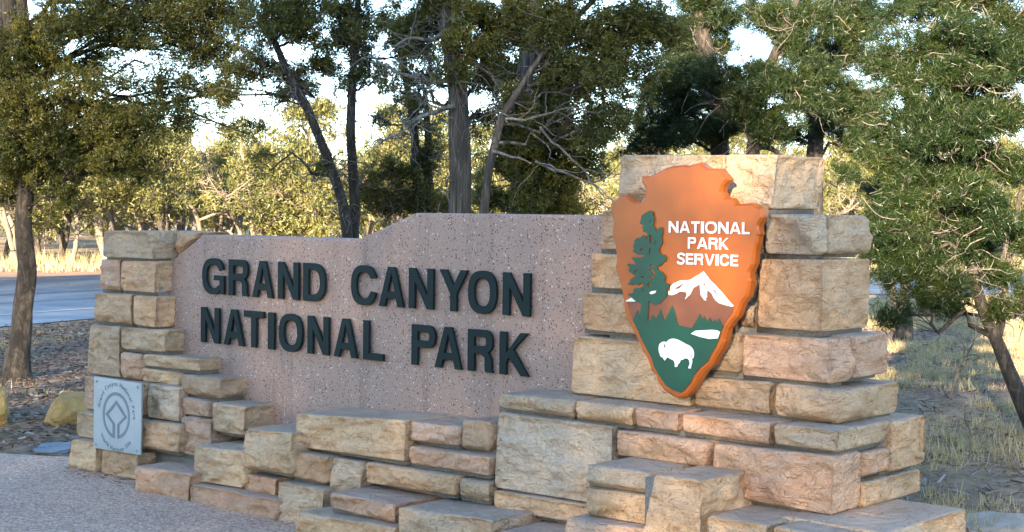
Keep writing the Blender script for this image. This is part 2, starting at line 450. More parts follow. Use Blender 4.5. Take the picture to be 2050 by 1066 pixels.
# ------------------------------------------------------------------ measured shapes (metres, in the plane of the wall)
STONES = [([(-0.119, 1.459), (0.39, 1.467), (0.391, 1.299), (-0.129, 1.296)], 0.15, 0.4, 'grey'), ([(-0.182, 1.282), (0.028, 1.285), (0.018, 1.096), (-0.192, 1.097)], 0.13, 0.4, 'pink'), ([(0.038, 1.279), (0.398, 1.287), (0.373, 1.097), (0.028, 1.097)], 0.13, 0.4, 'tan'), ([(-0.226, 1.071), (0.158, 1.082), (0.159, 0.898), (-0.242, 0.897)], 0.14, 0.42, 'buff'), ([(0.179, 1.074), (0.418, 1.079), (0.404, 0.892), (0.18, 0.896)], 0.14, 0.4, 'tan'), ([(-0.265, 0.874), (0.048, 0.877), (0.049, 0.567), (-0.309, 0.566)], 0.15, 0.42, 'tan'), ([(0.064, 0.875), (0.517, 0.887), (0.508, 0.755), (0.064, 0.745)], 0.15, 0.4, 'buff'), ([(0.059, 0.726), (0.277, 0.726), (0.262, 0.567), (0.054, 0.571)], 0.15, 0.4, 'pink'), ([(0.312, 0.732), (0.858, 0.743), (0.854, 0.671), (0.312, 0.661)], 0.16, 0.4, 'buff'), ([(0.277, 0.646), (0.655, 0.646), (0.645, 0.566), (0.272, 0.567)], 0.15, 0.4, 'buff'), ([(0.711, 0.644), (1.087, 0.651), (1.079, 0.536), (0.716, 0.534)], 0.18, 0.4, 'brown'), ([(-0.247, 0.556), (0.119, 0.562), (0.109, 0.355), (-0.263, 0.356)], 0.2, 0.45, 'pink'), ([(0.14, 0.563), (0.396, 0.564), (0.386, 0.359), (0.13, 0.357)], 0.2, 0.4, 'brown'), ([(0.45, 0.57), (0.752, 0.572), (0.753, 0.374), (0.425, 0.371)], 0.22, 0.4, 'white'), ([(0.744, 0.518), (1.014, 0.517), (1.015, 0.422), (0.744, 0.42)], 0.2, 0.4, 'pink'), ([(1.059, 0.518), (1.352, 0.52), (1.344, 0.36), (1.06, 0.355)], 0.22, 0.4, 'buff'), ([(-0.235, 0.346), (0.204, 0.352), (0.199, 0.19), (-0.252, 0.19)], 0.26, 0.5, 'buff'), ([(0.219, 0.354), (0.428, 0.357), (0.429, 0.193), (0.22, 0.193)], 0.26, 0.4, 'tan'), ([(0.458, 0.361), (0.831, 0.373), (0.813, 0.209), (0.458, 0.197)], 0.27, 0.4, 'tan'), ([(0.804, 0.413), (1.073, 0.42), (1.074, 0.202), (0.786, 0.202)], 0.24, 0.4, 'pink'), ([(-0.2, 0.183), (0.065, 0.191), (0.06, 0.01), (-0.255, -0.014)], 0.32, 0.5, 'buff'), ([(0.113, 0.171), (0.487, 0.175), (0.462, 0.015), (0.103, 0.005)], 0.31, 0.4, 'tan'), ([(0.672, 0.143), (1.185, 0.159), (1.168, 0.001), (0.668, -0.008)], 0.46, 0.4, 'pink'), ([(1.134, 0.302), (1.556, 0.32), (1.545, 0.122), (1.131, 0.106)], 0.4, 0.4, 'buff'), ([(1.185, 0.104), (1.914, 0.119), (1.895, 0.006), (1.181, -0.005)], 0.46, 0.4, 'pink'), ([(1.606, 0.449), (1.985, 0.463), (1.975, 0.25), (1.595, 0.237)], 0.42, 0.45, 'buff'), ([(1.54, 0.198), (1.812, 0.201), (1.805, 0.109), (1.541, 0.102)], 0.38, 0.4, 'pink'), ([(1.92, 0.551), (2.728, 0.596), (2.717, 0.395), (1.914, 0.377)], 0.34, 0.36, 'buff'), ([(1.922, 0.361), (2.196, 0.359), (2.175, 0.218), (1.927, 0.222)], 0.37, 0.4, 'brown'), ([(1.881, 0.202), (2.228, 0.206), (2.215, -0.004), (1.866, -0.017)], 0.42, 0.4, 'grey'), ([(2.185, 0.353), (2.403, 0.354), (2.398, 0.169), (2.175, 0.165)], 0.33, 0.4, 'white'), ([(2.457, 0.363), (3.065, 0.37), (3.06, 0.279), (2.451, 0.261)], 0.35, 0.4, 'tan'), ([(3.078, 0.36), (3.267, 0.363), (3.262, 0.273), (3.08, 0.276)], 0.33, 0.4, 'grey'), ([(2.743, 0.474), (3.269, 0.478), (3.258, 0.392), (2.737, 0.389)], 0.33, 0.4, 'pink'), ([(2.721, 0.589), (3.037, 0.593), (3.032, 0.501), (2.716, 0.49)], 0.3, 0.33, 'pink'), ([(3.034, 0.623), (3.205, 0.631), (3.211, 0.492), (3.029, 0.49)], 0.27, 0.3, 'brown'), ([(3.288, 0.683), (3.947, 0.687), (3.947, 0.342), (3.265, 0.336)], 0.3, 0.4, 'white'), ([(3.286, 0.328), (3.966, 0.338), (3.967, 0.249), (3.285, 0.243)], 0.32, 0.4, 'tan'), ([(3.265, 0.769), (3.714, 0.778), (3.713, 0.699), (3.26, 0.704)], 0.28, 0.3, 'tan'), ([(3.723, 0.776), (4.039, 0.78), (4.036, 0.699), (3.724, 0.7)], 0.28, 0.3, 'buff'), ([(4.043, 0.779), (4.267, 0.778), (4.264, 0.696), (4.041, 0.698)], 0.27, 0.3, 'pink'), ([(4.294, 0.775), (4.715, 0.779), (4.713, 0.691), (4.296, 0.699)], 0.28, 0.3, 'pink'), ([(4.729, 0.776), (5.022, 0.783), (5.015, 0.697), (4.728, 0.697)], 0.28, 0.4, 'grey'), ([(3.961, 0.673), (4.436, 0.676), (4.419, 0.566), (3.957, 0.565)], 0.29, 0.3, 'pink'), ([(4.463, 0.672), (5.008, 0.683), (5.006, 0.455), (4.457, 0.466)], 0.3, 0.225, 'pink'), ([(4.018, 0.565), (4.326, 0.566), (4.323, 0.483), (4.009, 0.477)], 0.55, 0.4, 'grey'), ([(4.007, 0.466), (4.321, 0.475), (4.31, 0.355), (4.003, 0.351)], 0.55, 0.4, 'buff'), ([(4.385, 0.575), (4.612, 0.577), (4.612, 0.314), (4.333, 0.31)], 0.6, 0.42, 'tan'), ([(2.232, 0.122), (2.928, 0.145), (2.929, 0.013), (2.218, -0.01)], 0.6, 0.5, 'buff'), ([(2.416, 0.235), (2.867, 0.236), (2.862, 0.147), (2.413, 0.156)], 0.54, 0.4, 'pink'), ([(2.932, 0.239), (3.509, 0.261), (3.509, 0.115), (2.924, 0.079)], 0.58, 0.45, 'grey'), ([(3.539, 0.22), (3.915, 0.234), (3.916, 0.138), (3.535, 0.119)], 0.58, 0.45, 'pink'), ([(3.962, 0.347), (4.355, 0.354), (4.357, 0.218), (3.959, 0.214)], 0.62, 0.45, 'pink'), ([(4.624, 0.444), (4.891, 0.443), (4.89, 0.299), (4.622, 0.293)], 0.58, 0.45, 'grey'), ([(4.917, 0.445), (5.216, 0.439), (5.218, 0.317), (4.92, 0.323)], 0.58, 0.5, 'tan'), ([(3.584, 1.047), (4.233, 1.037), (4.23, 0.785), (3.574, 0.786)], 0.13, 0.4, 'buff'), ([(3.631, 1.242), (4.446, 1.241), (4.442, 1.063), (3.625, 1.076)], 0.12, 0.4, 'tan'), ([(3.669, 1.42), (4.516, 1.412), (4.519, 1.256), (3.665, 1.266)], 0.11, 0.4, 'buff'), ([(3.712, 1.613), (4.554, 1.603), (4.552, 1.44), (3.706, 1.439)], 0.1, 0.4, 'tan'), ([(3.814, 1.857), (4.355, 1.848), (4.354, 1.63), (3.806, 1.66)], 0.1, 0.4, 'grey'), ([(4.368, 1.85), (4.617, 1.846), (4.596, 1.625), (4.369, 1.628)], 0.1, 0.39, 'grey'), ([(4.563, 1.603), (4.808, 1.603), (4.811, 1.442), (4.562, 1.442)], 0.1, 0.07, 'grey'), ([(4.545, 1.419), (4.838, 1.424), (4.837, 1.136), (4.536, 1.14)], 0.11, 0.395, 'tan'), ([(4.452, 1.228), (4.529, 1.226), (4.526, 1.138), (4.449, 1.139)], 0.11, 0.4, 'brown'), ([(4.245, 1.113), (4.461, 1.108), (4.457, 0.946), (4.243, 0.948)], 0.12, 0.3, 'tan'), ([(4.482, 1.109), (4.898, 1.112), (4.897, 0.936), (4.478, 0.938)], 0.13, 0.16, 'pink'), ([(4.253, 0.914), (4.619, 0.921), (4.617, 0.789), (4.25, 0.791)], 0.13, 0.3, 'brown'), ([(4.653, 0.923), (4.948, 0.915), (4.942, 0.785), (4.651, 0.79)], 0.15, 0.5, 'tan')]
ARROW = [(3.8649, 1.6498), (3.8898, 1.6598), (3.9143, 1.679), (3.9461, 1.6804), (3.9675, 1.6628), (3.9852, 1.653), (3.9992, 1.6489), (4.0235, 1.6504), (4.044, 1.6685), (4.0487, 1.6907), (4.0475, 1.7046), (4.0414, 1.7157), (4.0255, 1.7352), (4.0263, 1.7478), (4.0293, 1.758), (4.0699, 1.7583), (4.0903, 1.7653), (4.1106, 1.7739), (4.1543, 1.7916), (4.1911, 1.7994), (4.2442, 1.8034), (4.2674, 1.8004), (4.2702, 1.8004), (4.2996, 1.8067), (4.3271, 1.8131), (4.3453, 1.7981), (4.3681, 1.7871), (4.4241, 1.7865), (4.4387, 1.769), (4.4612, 1.7476), (4.4671, 1.7396), (4.449, 1.7277), (4.4382, 1.7118), (4.4338, 1.6932), (4.4501, 1.6692), (4.4817, 1.6653), (4.4978, 1.6441), (4.5415, 1.6435), (4.5755, 1.6471), (4.6126, 1.6303), (4.6309, 1.6304), (4.6308, 1.5886), (4.6139, 1.5623), (4.611, 1.5559), (4.6113, 1.5402), (4.6193, 1.522), (4.6103, 1.5153), (4.6077, 1.4904), (4.5977, 1.4534), (4.5952, 1.4271), (4.5926, 1.4008), (4.5747, 1.3686), (4.5736, 1.3475), (4.5822, 1.332), (4.5786, 1.3295), (4.5673, 1.2723), (4.543, 1.2448), (4.5281, 1.2122), (4.5192, 1.1878), (4.4945, 1.1625), (4.473, 1.1346), (4.4612, 1.0884), (4.4622, 1.0837), (4.4423, 1.0462), (4.4034, 0.9882), (4.3652, 0.9556), (4.343, 0.9267), (4.3272, 0.9009), (4.3144, 0.8835), (4.2821, 0.8479), (4.2625, 0.8338), (4.2493, 0.8312), (4.2537, 0.8286), (4.2169, 0.8321), (4.1626, 0.8549), (4.1245, 0.8905), (4.1155, 0.9176), (4.0929, 0.9339), (4.0732, 0.9784), (4.0643, 0.9945), (4.045, 1.0127), (4.036, 1.0317), (4.0145, 1.0639), (4.002, 1.0895), (3.984, 1.1137), (3.9589, 1.1432), (3.9459, 1.1792), (3.9381, 1.224), (3.9246, 1.2883), (3.906, 1.3357), (3.8912, 1.3674), (3.8996, 1.396), (3.8974, 1.4242), (3.8839, 1.4805), (3.8725, 1.5199), (3.8807, 1.5653), (3.8677, 1.5935), (3.8637, 1.6172)]
BROWN = [(3.9646, 1.2224), (3.9703, 1.1973), (3.9848, 1.17), (3.9975, 1.1426), (4.0297, 1.0968), (4.0413, 1.0723), (4.044, 1.07), (4.0706, 1.0284), (4.1023, 0.9861), (4.1132, 0.9535), (4.1411, 0.9168), (4.1756, 0.8809), (4.213, 0.8621), (4.2532, 0.856), (4.2555, 0.857), (4.2751, 0.8733), (4.3009, 0.9014), (4.3168, 0.9327), (4.3456, 0.9649), (4.3871, 0.9978), (4.3963, 1.0201), (4.4213, 1.0568), (4.4398, 1.0956), (4.4447, 1.1195), (4.457, 1.1443), (4.4692, 1.1691), (4.497, 1.1999), (4.5027, 1.2268), (4.5065, 1.2292), (4.4802, 1.2524), (4.4544, 1.2779), (4.4156, 1.311), (4.3895, 1.3315), (4.3669, 1.3542), (4.3567, 1.3637), (4.3435, 1.3565), (4.325, 1.347), (4.2954, 1.3279), (4.2592, 1.3251), (4.2431, 1.3232), (4.2067, 1.3086), (4.1919, 1.2951), (4.1838, 1.2741), (4.1542, 1.2342), (4.0828, 1.2253), (4.038, 1.2203)]
GREEN = [(3.9975, 1.1426), (4.0297, 1.0968), (4.0413, 1.0723), (4.044, 1.07), (4.0706, 1.0284), (4.1023, 0.9861), (4.1132, 0.9535), (4.1411, 0.9168), (4.1756, 0.8809), (4.213, 0.8621), (4.2532, 0.856), (4.2555, 0.857), (4.2751, 0.8733), (4.3009, 0.9014), (4.3168, 0.9327), (4.3456, 0.9649), (4.3871, 0.9978), (4.3963, 1.0201), (4.4213, 1.0568), (4.4398, 1.0956), (4.4447, 1.1195), (4.457, 1.1443), (4.457, 1.1438), (4.4373, 1.1748), (4.4223, 1.1552), (4.4141, 1.1687), (4.4063, 1.1569), (4.3908, 1.1763), (4.3783, 1.1586), (4.3639, 1.1815), (4.3571, 1.1677), (4.3427, 1.1891), (4.3278, 1.1639), (4.3151, 1.1441), (4.303, 1.1271), (4.2995, 1.1291), (4.2382, 1.1356), (4.2314, 1.1448), (4.2261, 1.1582), (4.2207, 1.1798), (4.2137, 1.1986), (4.2016, 1.2173), (4.1926, 1.1976), (4.1838, 1.1806), (4.174, 1.1635), (4.1658, 1.1507), (4.1571, 1.1654), (4.1501, 1.1815), (4.143, 1.1964), (4.1332, 1.1751), (4.1182, 1.1549), (4.1026, 1.1707), (4.0893, 1.1463), (4.0807, 1.1486), (4.0375, 1.1504), (4.0349, 1.1559), (4.0284, 1.1723), (4.0212, 1.1887), (4.0144, 1.1744), (4.0077, 1.16)]
SNOW = [(4.1919, 1.291), (4.1942, 1.2971), (4.2067, 1.3089), (4.2431, 1.3237), (4.2592, 1.3243), (4.279, 1.3254), (4.2953, 1.329), (4.3245, 1.3463), (4.3342, 1.3497), (4.3435, 1.3559), (4.3566, 1.3646), (4.3677, 1.3543), (4.3895, 1.331), (4.4156, 1.311), (4.4544, 1.2779), (4.4802, 1.2524), (4.5074, 1.2303), (4.4996, 1.2262), (4.4712, 1.2306), (4.4361, 1.2382), (4.4199, 1.2482), (4.4069, 1.2623), (4.4002, 1.2755), (4.3774, 1.2901), (4.3751, 1.2744), (4.3764, 1.2583), (4.3699, 1.2601), (4.3718, 1.2459), (4.3637, 1.2469), (4.3454, 1.2676), (4.3398, 1.3107), (4.3091, 1.2959), (4.2932, 1.268), (4.2672, 1.2456), (4.2767, 1.2673), (4.2693, 1.2765), (4.2539, 1.2766), (4.2406, 1.2772), (4.2208, 1.2662), (4.2009, 1.2598), (4.1841, 1.2604), (4.1822, 1.2735), (4.1938, 1.2806)]
SNOW_BITS = [[(3.9628, 1.2251), (3.9923, 1.24), (4.0153, 1.2262), (4.0066, 1.2238), (3.9646, 1.2224)], [(4.0883, 1.263), (4.0906, 1.2679), (4.0991, 1.2718), (4.1222, 1.2756), (4.1197, 1.2658), (4.0993, 1.2594)], [(4.3027, 1.1053), (4.3254, 1.1189), (4.4062, 1.1279), (4.4318, 1.1268), (4.4463, 1.1217), (4.4363, 1.0943), (4.3941, 1.0889), (4.3454, 1.095)]]
ROCK_BITS = [[(4.2154, 1.287), (4.2237, 1.2923), (4.2615, 1.313), (4.2403, 1.2916), (4.2304, 1.2877)], [(4.2739, 1.3004), (4.2863, 1.3099), (4.2886, 1.3086), (4.2782, 1.3)], [(4.2892, 1.2937), (4.3012, 1.3037), (4.3028, 1.3021), (4.2915, 1.2916)], [(4.3583, 1.3109), (4.3613, 1.3196), (4.3706, 1.3079), (4.3641, 1.3084)], [(4.4003, 1.3024), (4.4063, 1.2932), (4.4143, 1.2917), (4.4225, 1.2818), (4.4355, 1.2677), (4.4291, 1.2709), (4.4161, 1.2815), (4.408, 1.2892)]]
BISON = [(4.139, 1.0331), (4.1415, 1.0458), (4.1461, 1.0544), (4.1555, 1.0605), (4.1656, 1.0637), (4.1757, 1.0632), (4.1818, 1.0631), (4.1891, 1.0718), (4.2057, 1.0784), (4.2191, 1.0793), (4.2325, 1.0774), (4.2459, 1.0733), (4.2592, 1.0682), (4.2792, 1.0602), (4.2925, 1.0567), (4.3041, 1.0507), (4.3141, 1.0411), (4.3193, 1.0265), (4.3188, 1.0155), (4.3158, 1.0044), (4.3099, 1.0024), (4.3082, 1.008), (4.3103, 1.0177), (4.3127, 1.0309), (4.31, 1.0307), (4.3072, 1.0229), (4.3049, 1.0091), (4.3117, 0.9933), (4.3096, 0.9822), (4.3056, 0.971), (4.3041, 0.9608), (4.291, 0.9606), (4.2941, 0.9701), (4.2988, 0.9787), (4.2976, 0.9909), (4.2886, 1.0003), (4.2737, 1.0008), (4.2606, 0.9922), (4.2533, 0.9944), (4.2492, 0.9818), (4.2377, 0.9713), (4.2352, 0.9623), (4.2229, 0.9619), (4.2237, 0.9757), (4.2174, 0.9877), (4.2006, 0.9933), (4.1853, 0.9991), (4.1787, 0.9917), (4.1721, 0.9837), (4.1652, 0.9901), (4.16, 0.9972), (4.1526, 0.9975), (4.147, 1.006), (4.141, 1.0194)]
HORN = [(4.1679, 1.0503), (4.1712, 1.0533), (4.1755, 1.0384), (4.1708, 1.0386)]
TREE = [(4.0828, 1.6132), (4.1017, 1.6039), (4.0985, 1.5942), (4.1065, 1.5819), (4.1058, 1.5681), (4.1027, 1.5487), (4.1114, 1.5364), (4.1185, 1.5254), (4.1235, 1.531), (4.1284, 1.5394), (4.147, 1.5438), (4.1507, 1.5246), (4.146, 1.5052), (4.148, 1.486), (4.1516, 1.4751), (4.1433, 1.4666), (4.1349, 1.4581), (4.1335, 1.4416), (4.1439, 1.4294), (4.1608, 1.4285), (4.1728, 1.4178), (4.1681, 1.4012), (4.148, 1.3923), (4.1464, 1.384), (4.1245, 1.3772), (4.1281, 1.3641), (4.1521, 1.3539), (4.1675, 1.3379), (4.163, 1.3102), (4.1917, 1.3064), (4.1868, 1.2935), (4.1786, 1.2849), (4.1754, 1.2738), (4.178, 1.2601), (4.1675, 1.2459), (4.1541, 1.237), (4.1475, 1.2284), (4.1358, 1.2209), (4.1206, 1.216), (4.1035, 1.2179), (4.0948, 1.2245), (4.0878, 1.2311), (4.082, 1.2302), (4.0806, 1.189), (4.079, 1.1472), (4.0358, 1.1447), (4.0386, 1.184), (4.0432, 1.2189), (4.0136, 1.2236), (3.9994, 1.2375), (3.9728, 1.2523), (3.9745, 1.258), (3.9885, 1.2572), (4.0024, 1.2621), (4.0022, 1.2789), (4.016, 1.2822), (4.0334, 1.283), (4.0506, 1.2907), (4.0546, 1.2992), (4.0469, 1.3045), (4.0365, 1.304), (4.028, 1.2939), (4.0123, 1.2975), (4.0035, 1.2999), (3.9914, 1.2952), (3.9809, 1.2934), (3.9696, 1.298), (3.9807, 1.306), (3.9858, 1.3147), (3.9847, 1.3194), (3.9979, 1.3235), (4.0117, 1.3322), (3.9905, 1.344), (3.9728, 1.3546), (3.9813, 1.3703), (3.9672, 1.3769), (3.9688, 1.3854), (3.9863, 1.384), (4.0143, 1.382), (4.0072, 1.3908), (4.0018, 1.399), (3.9894, 1.4084), (3.9894, 1.4127), (4.0138, 1.4119), (4.045, 1.4142), (4.0621, 1.4203), (4.0448, 1.424), (4.0205, 1.4247), (3.9994, 1.4367), (3.9958, 1.4422), (4.0027, 1.4494), (3.9956, 1.4576), (4.004, 1.4746), (4.0014, 1.4829), (4.0158, 1.4944), (4.04, 1.4991), (4.0433, 1.5075), (4.0606, 1.505), (4.0678, 1.4899), (4.0715, 1.5149), (4.0604, 1.5203), (4.0465, 1.5223), (4.0487, 1.5354), (4.0376, 1.5394), (4.0503, 1.5451), (4.0502, 1.5507), (4.0304, 1.556), (4.0353, 1.5728), (4.0411, 1.5923), (4.0623, 1.6036)]
TREE_HOLES = [[(4.0818, 1.5101), (4.0942, 1.507), (4.0893, 1.4737), (4.0834, 1.4777)], [(4.0839, 1.4542), (4.089, 1.4537), (4.0847, 1.4287), (4.0809, 1.4291)], [(4.0347, 1.4468), (4.0477, 1.4533), (4.0574, 1.4507), (4.052, 1.4436), (4.0393, 1.4425)], [(4.0844, 1.3834), (4.108, 1.3842), (4.1081, 1.3786), (4.0973, 1.3736)], [(4.0817, 1.3653), (4.0974, 1.3672), (4.1155, 1.347), (4.1098, 1.3413)], [(4.0808, 1.3361), (4.0911, 1.3379), (4.1091, 1.3247), (4.1034, 1.3197)], [(4.0009, 1.3486), (4.0164, 1.3603), (4.02, 1.3576), (4.0079, 1.3474)], [(4.0835, 1.5706), (4.0876, 1.5734), (4.0871, 1.5623), (4.083, 1.5609)], [(4.0395, 1.3318), (4.0498, 1.335), (4.0551, 1.3296), (4.0465, 1.3273)], [(4.1073, 1.4838), (4.1157, 1.4867), (4.1158, 1.482)], [(4.1092, 1.4727), (4.1166, 1.4765), (4.1161, 1.4688)], [(4.0779, 1.3071), (4.0899, 1.3089), (4.0871, 1.2899), (4.0781, 1.2918)], [(4.0457, 1.2751), (4.0525, 1.279), (4.0544, 1.2727), (4.0475, 1.271)]]
NPS_TEXT = [('NATIONAL', 4.1794, 4.5765, 1.5211, 0.048), ('PARK', 4.2781, 4.478, 1.4566, 0.0476), ('SERVICE', 4.2251, 4.5247, 1.391, 0.0458)]
PLAQUE = [(0.085, 0.594), (0.569, 0.593), (0.561, 0.177), (0.08, 0.166)]
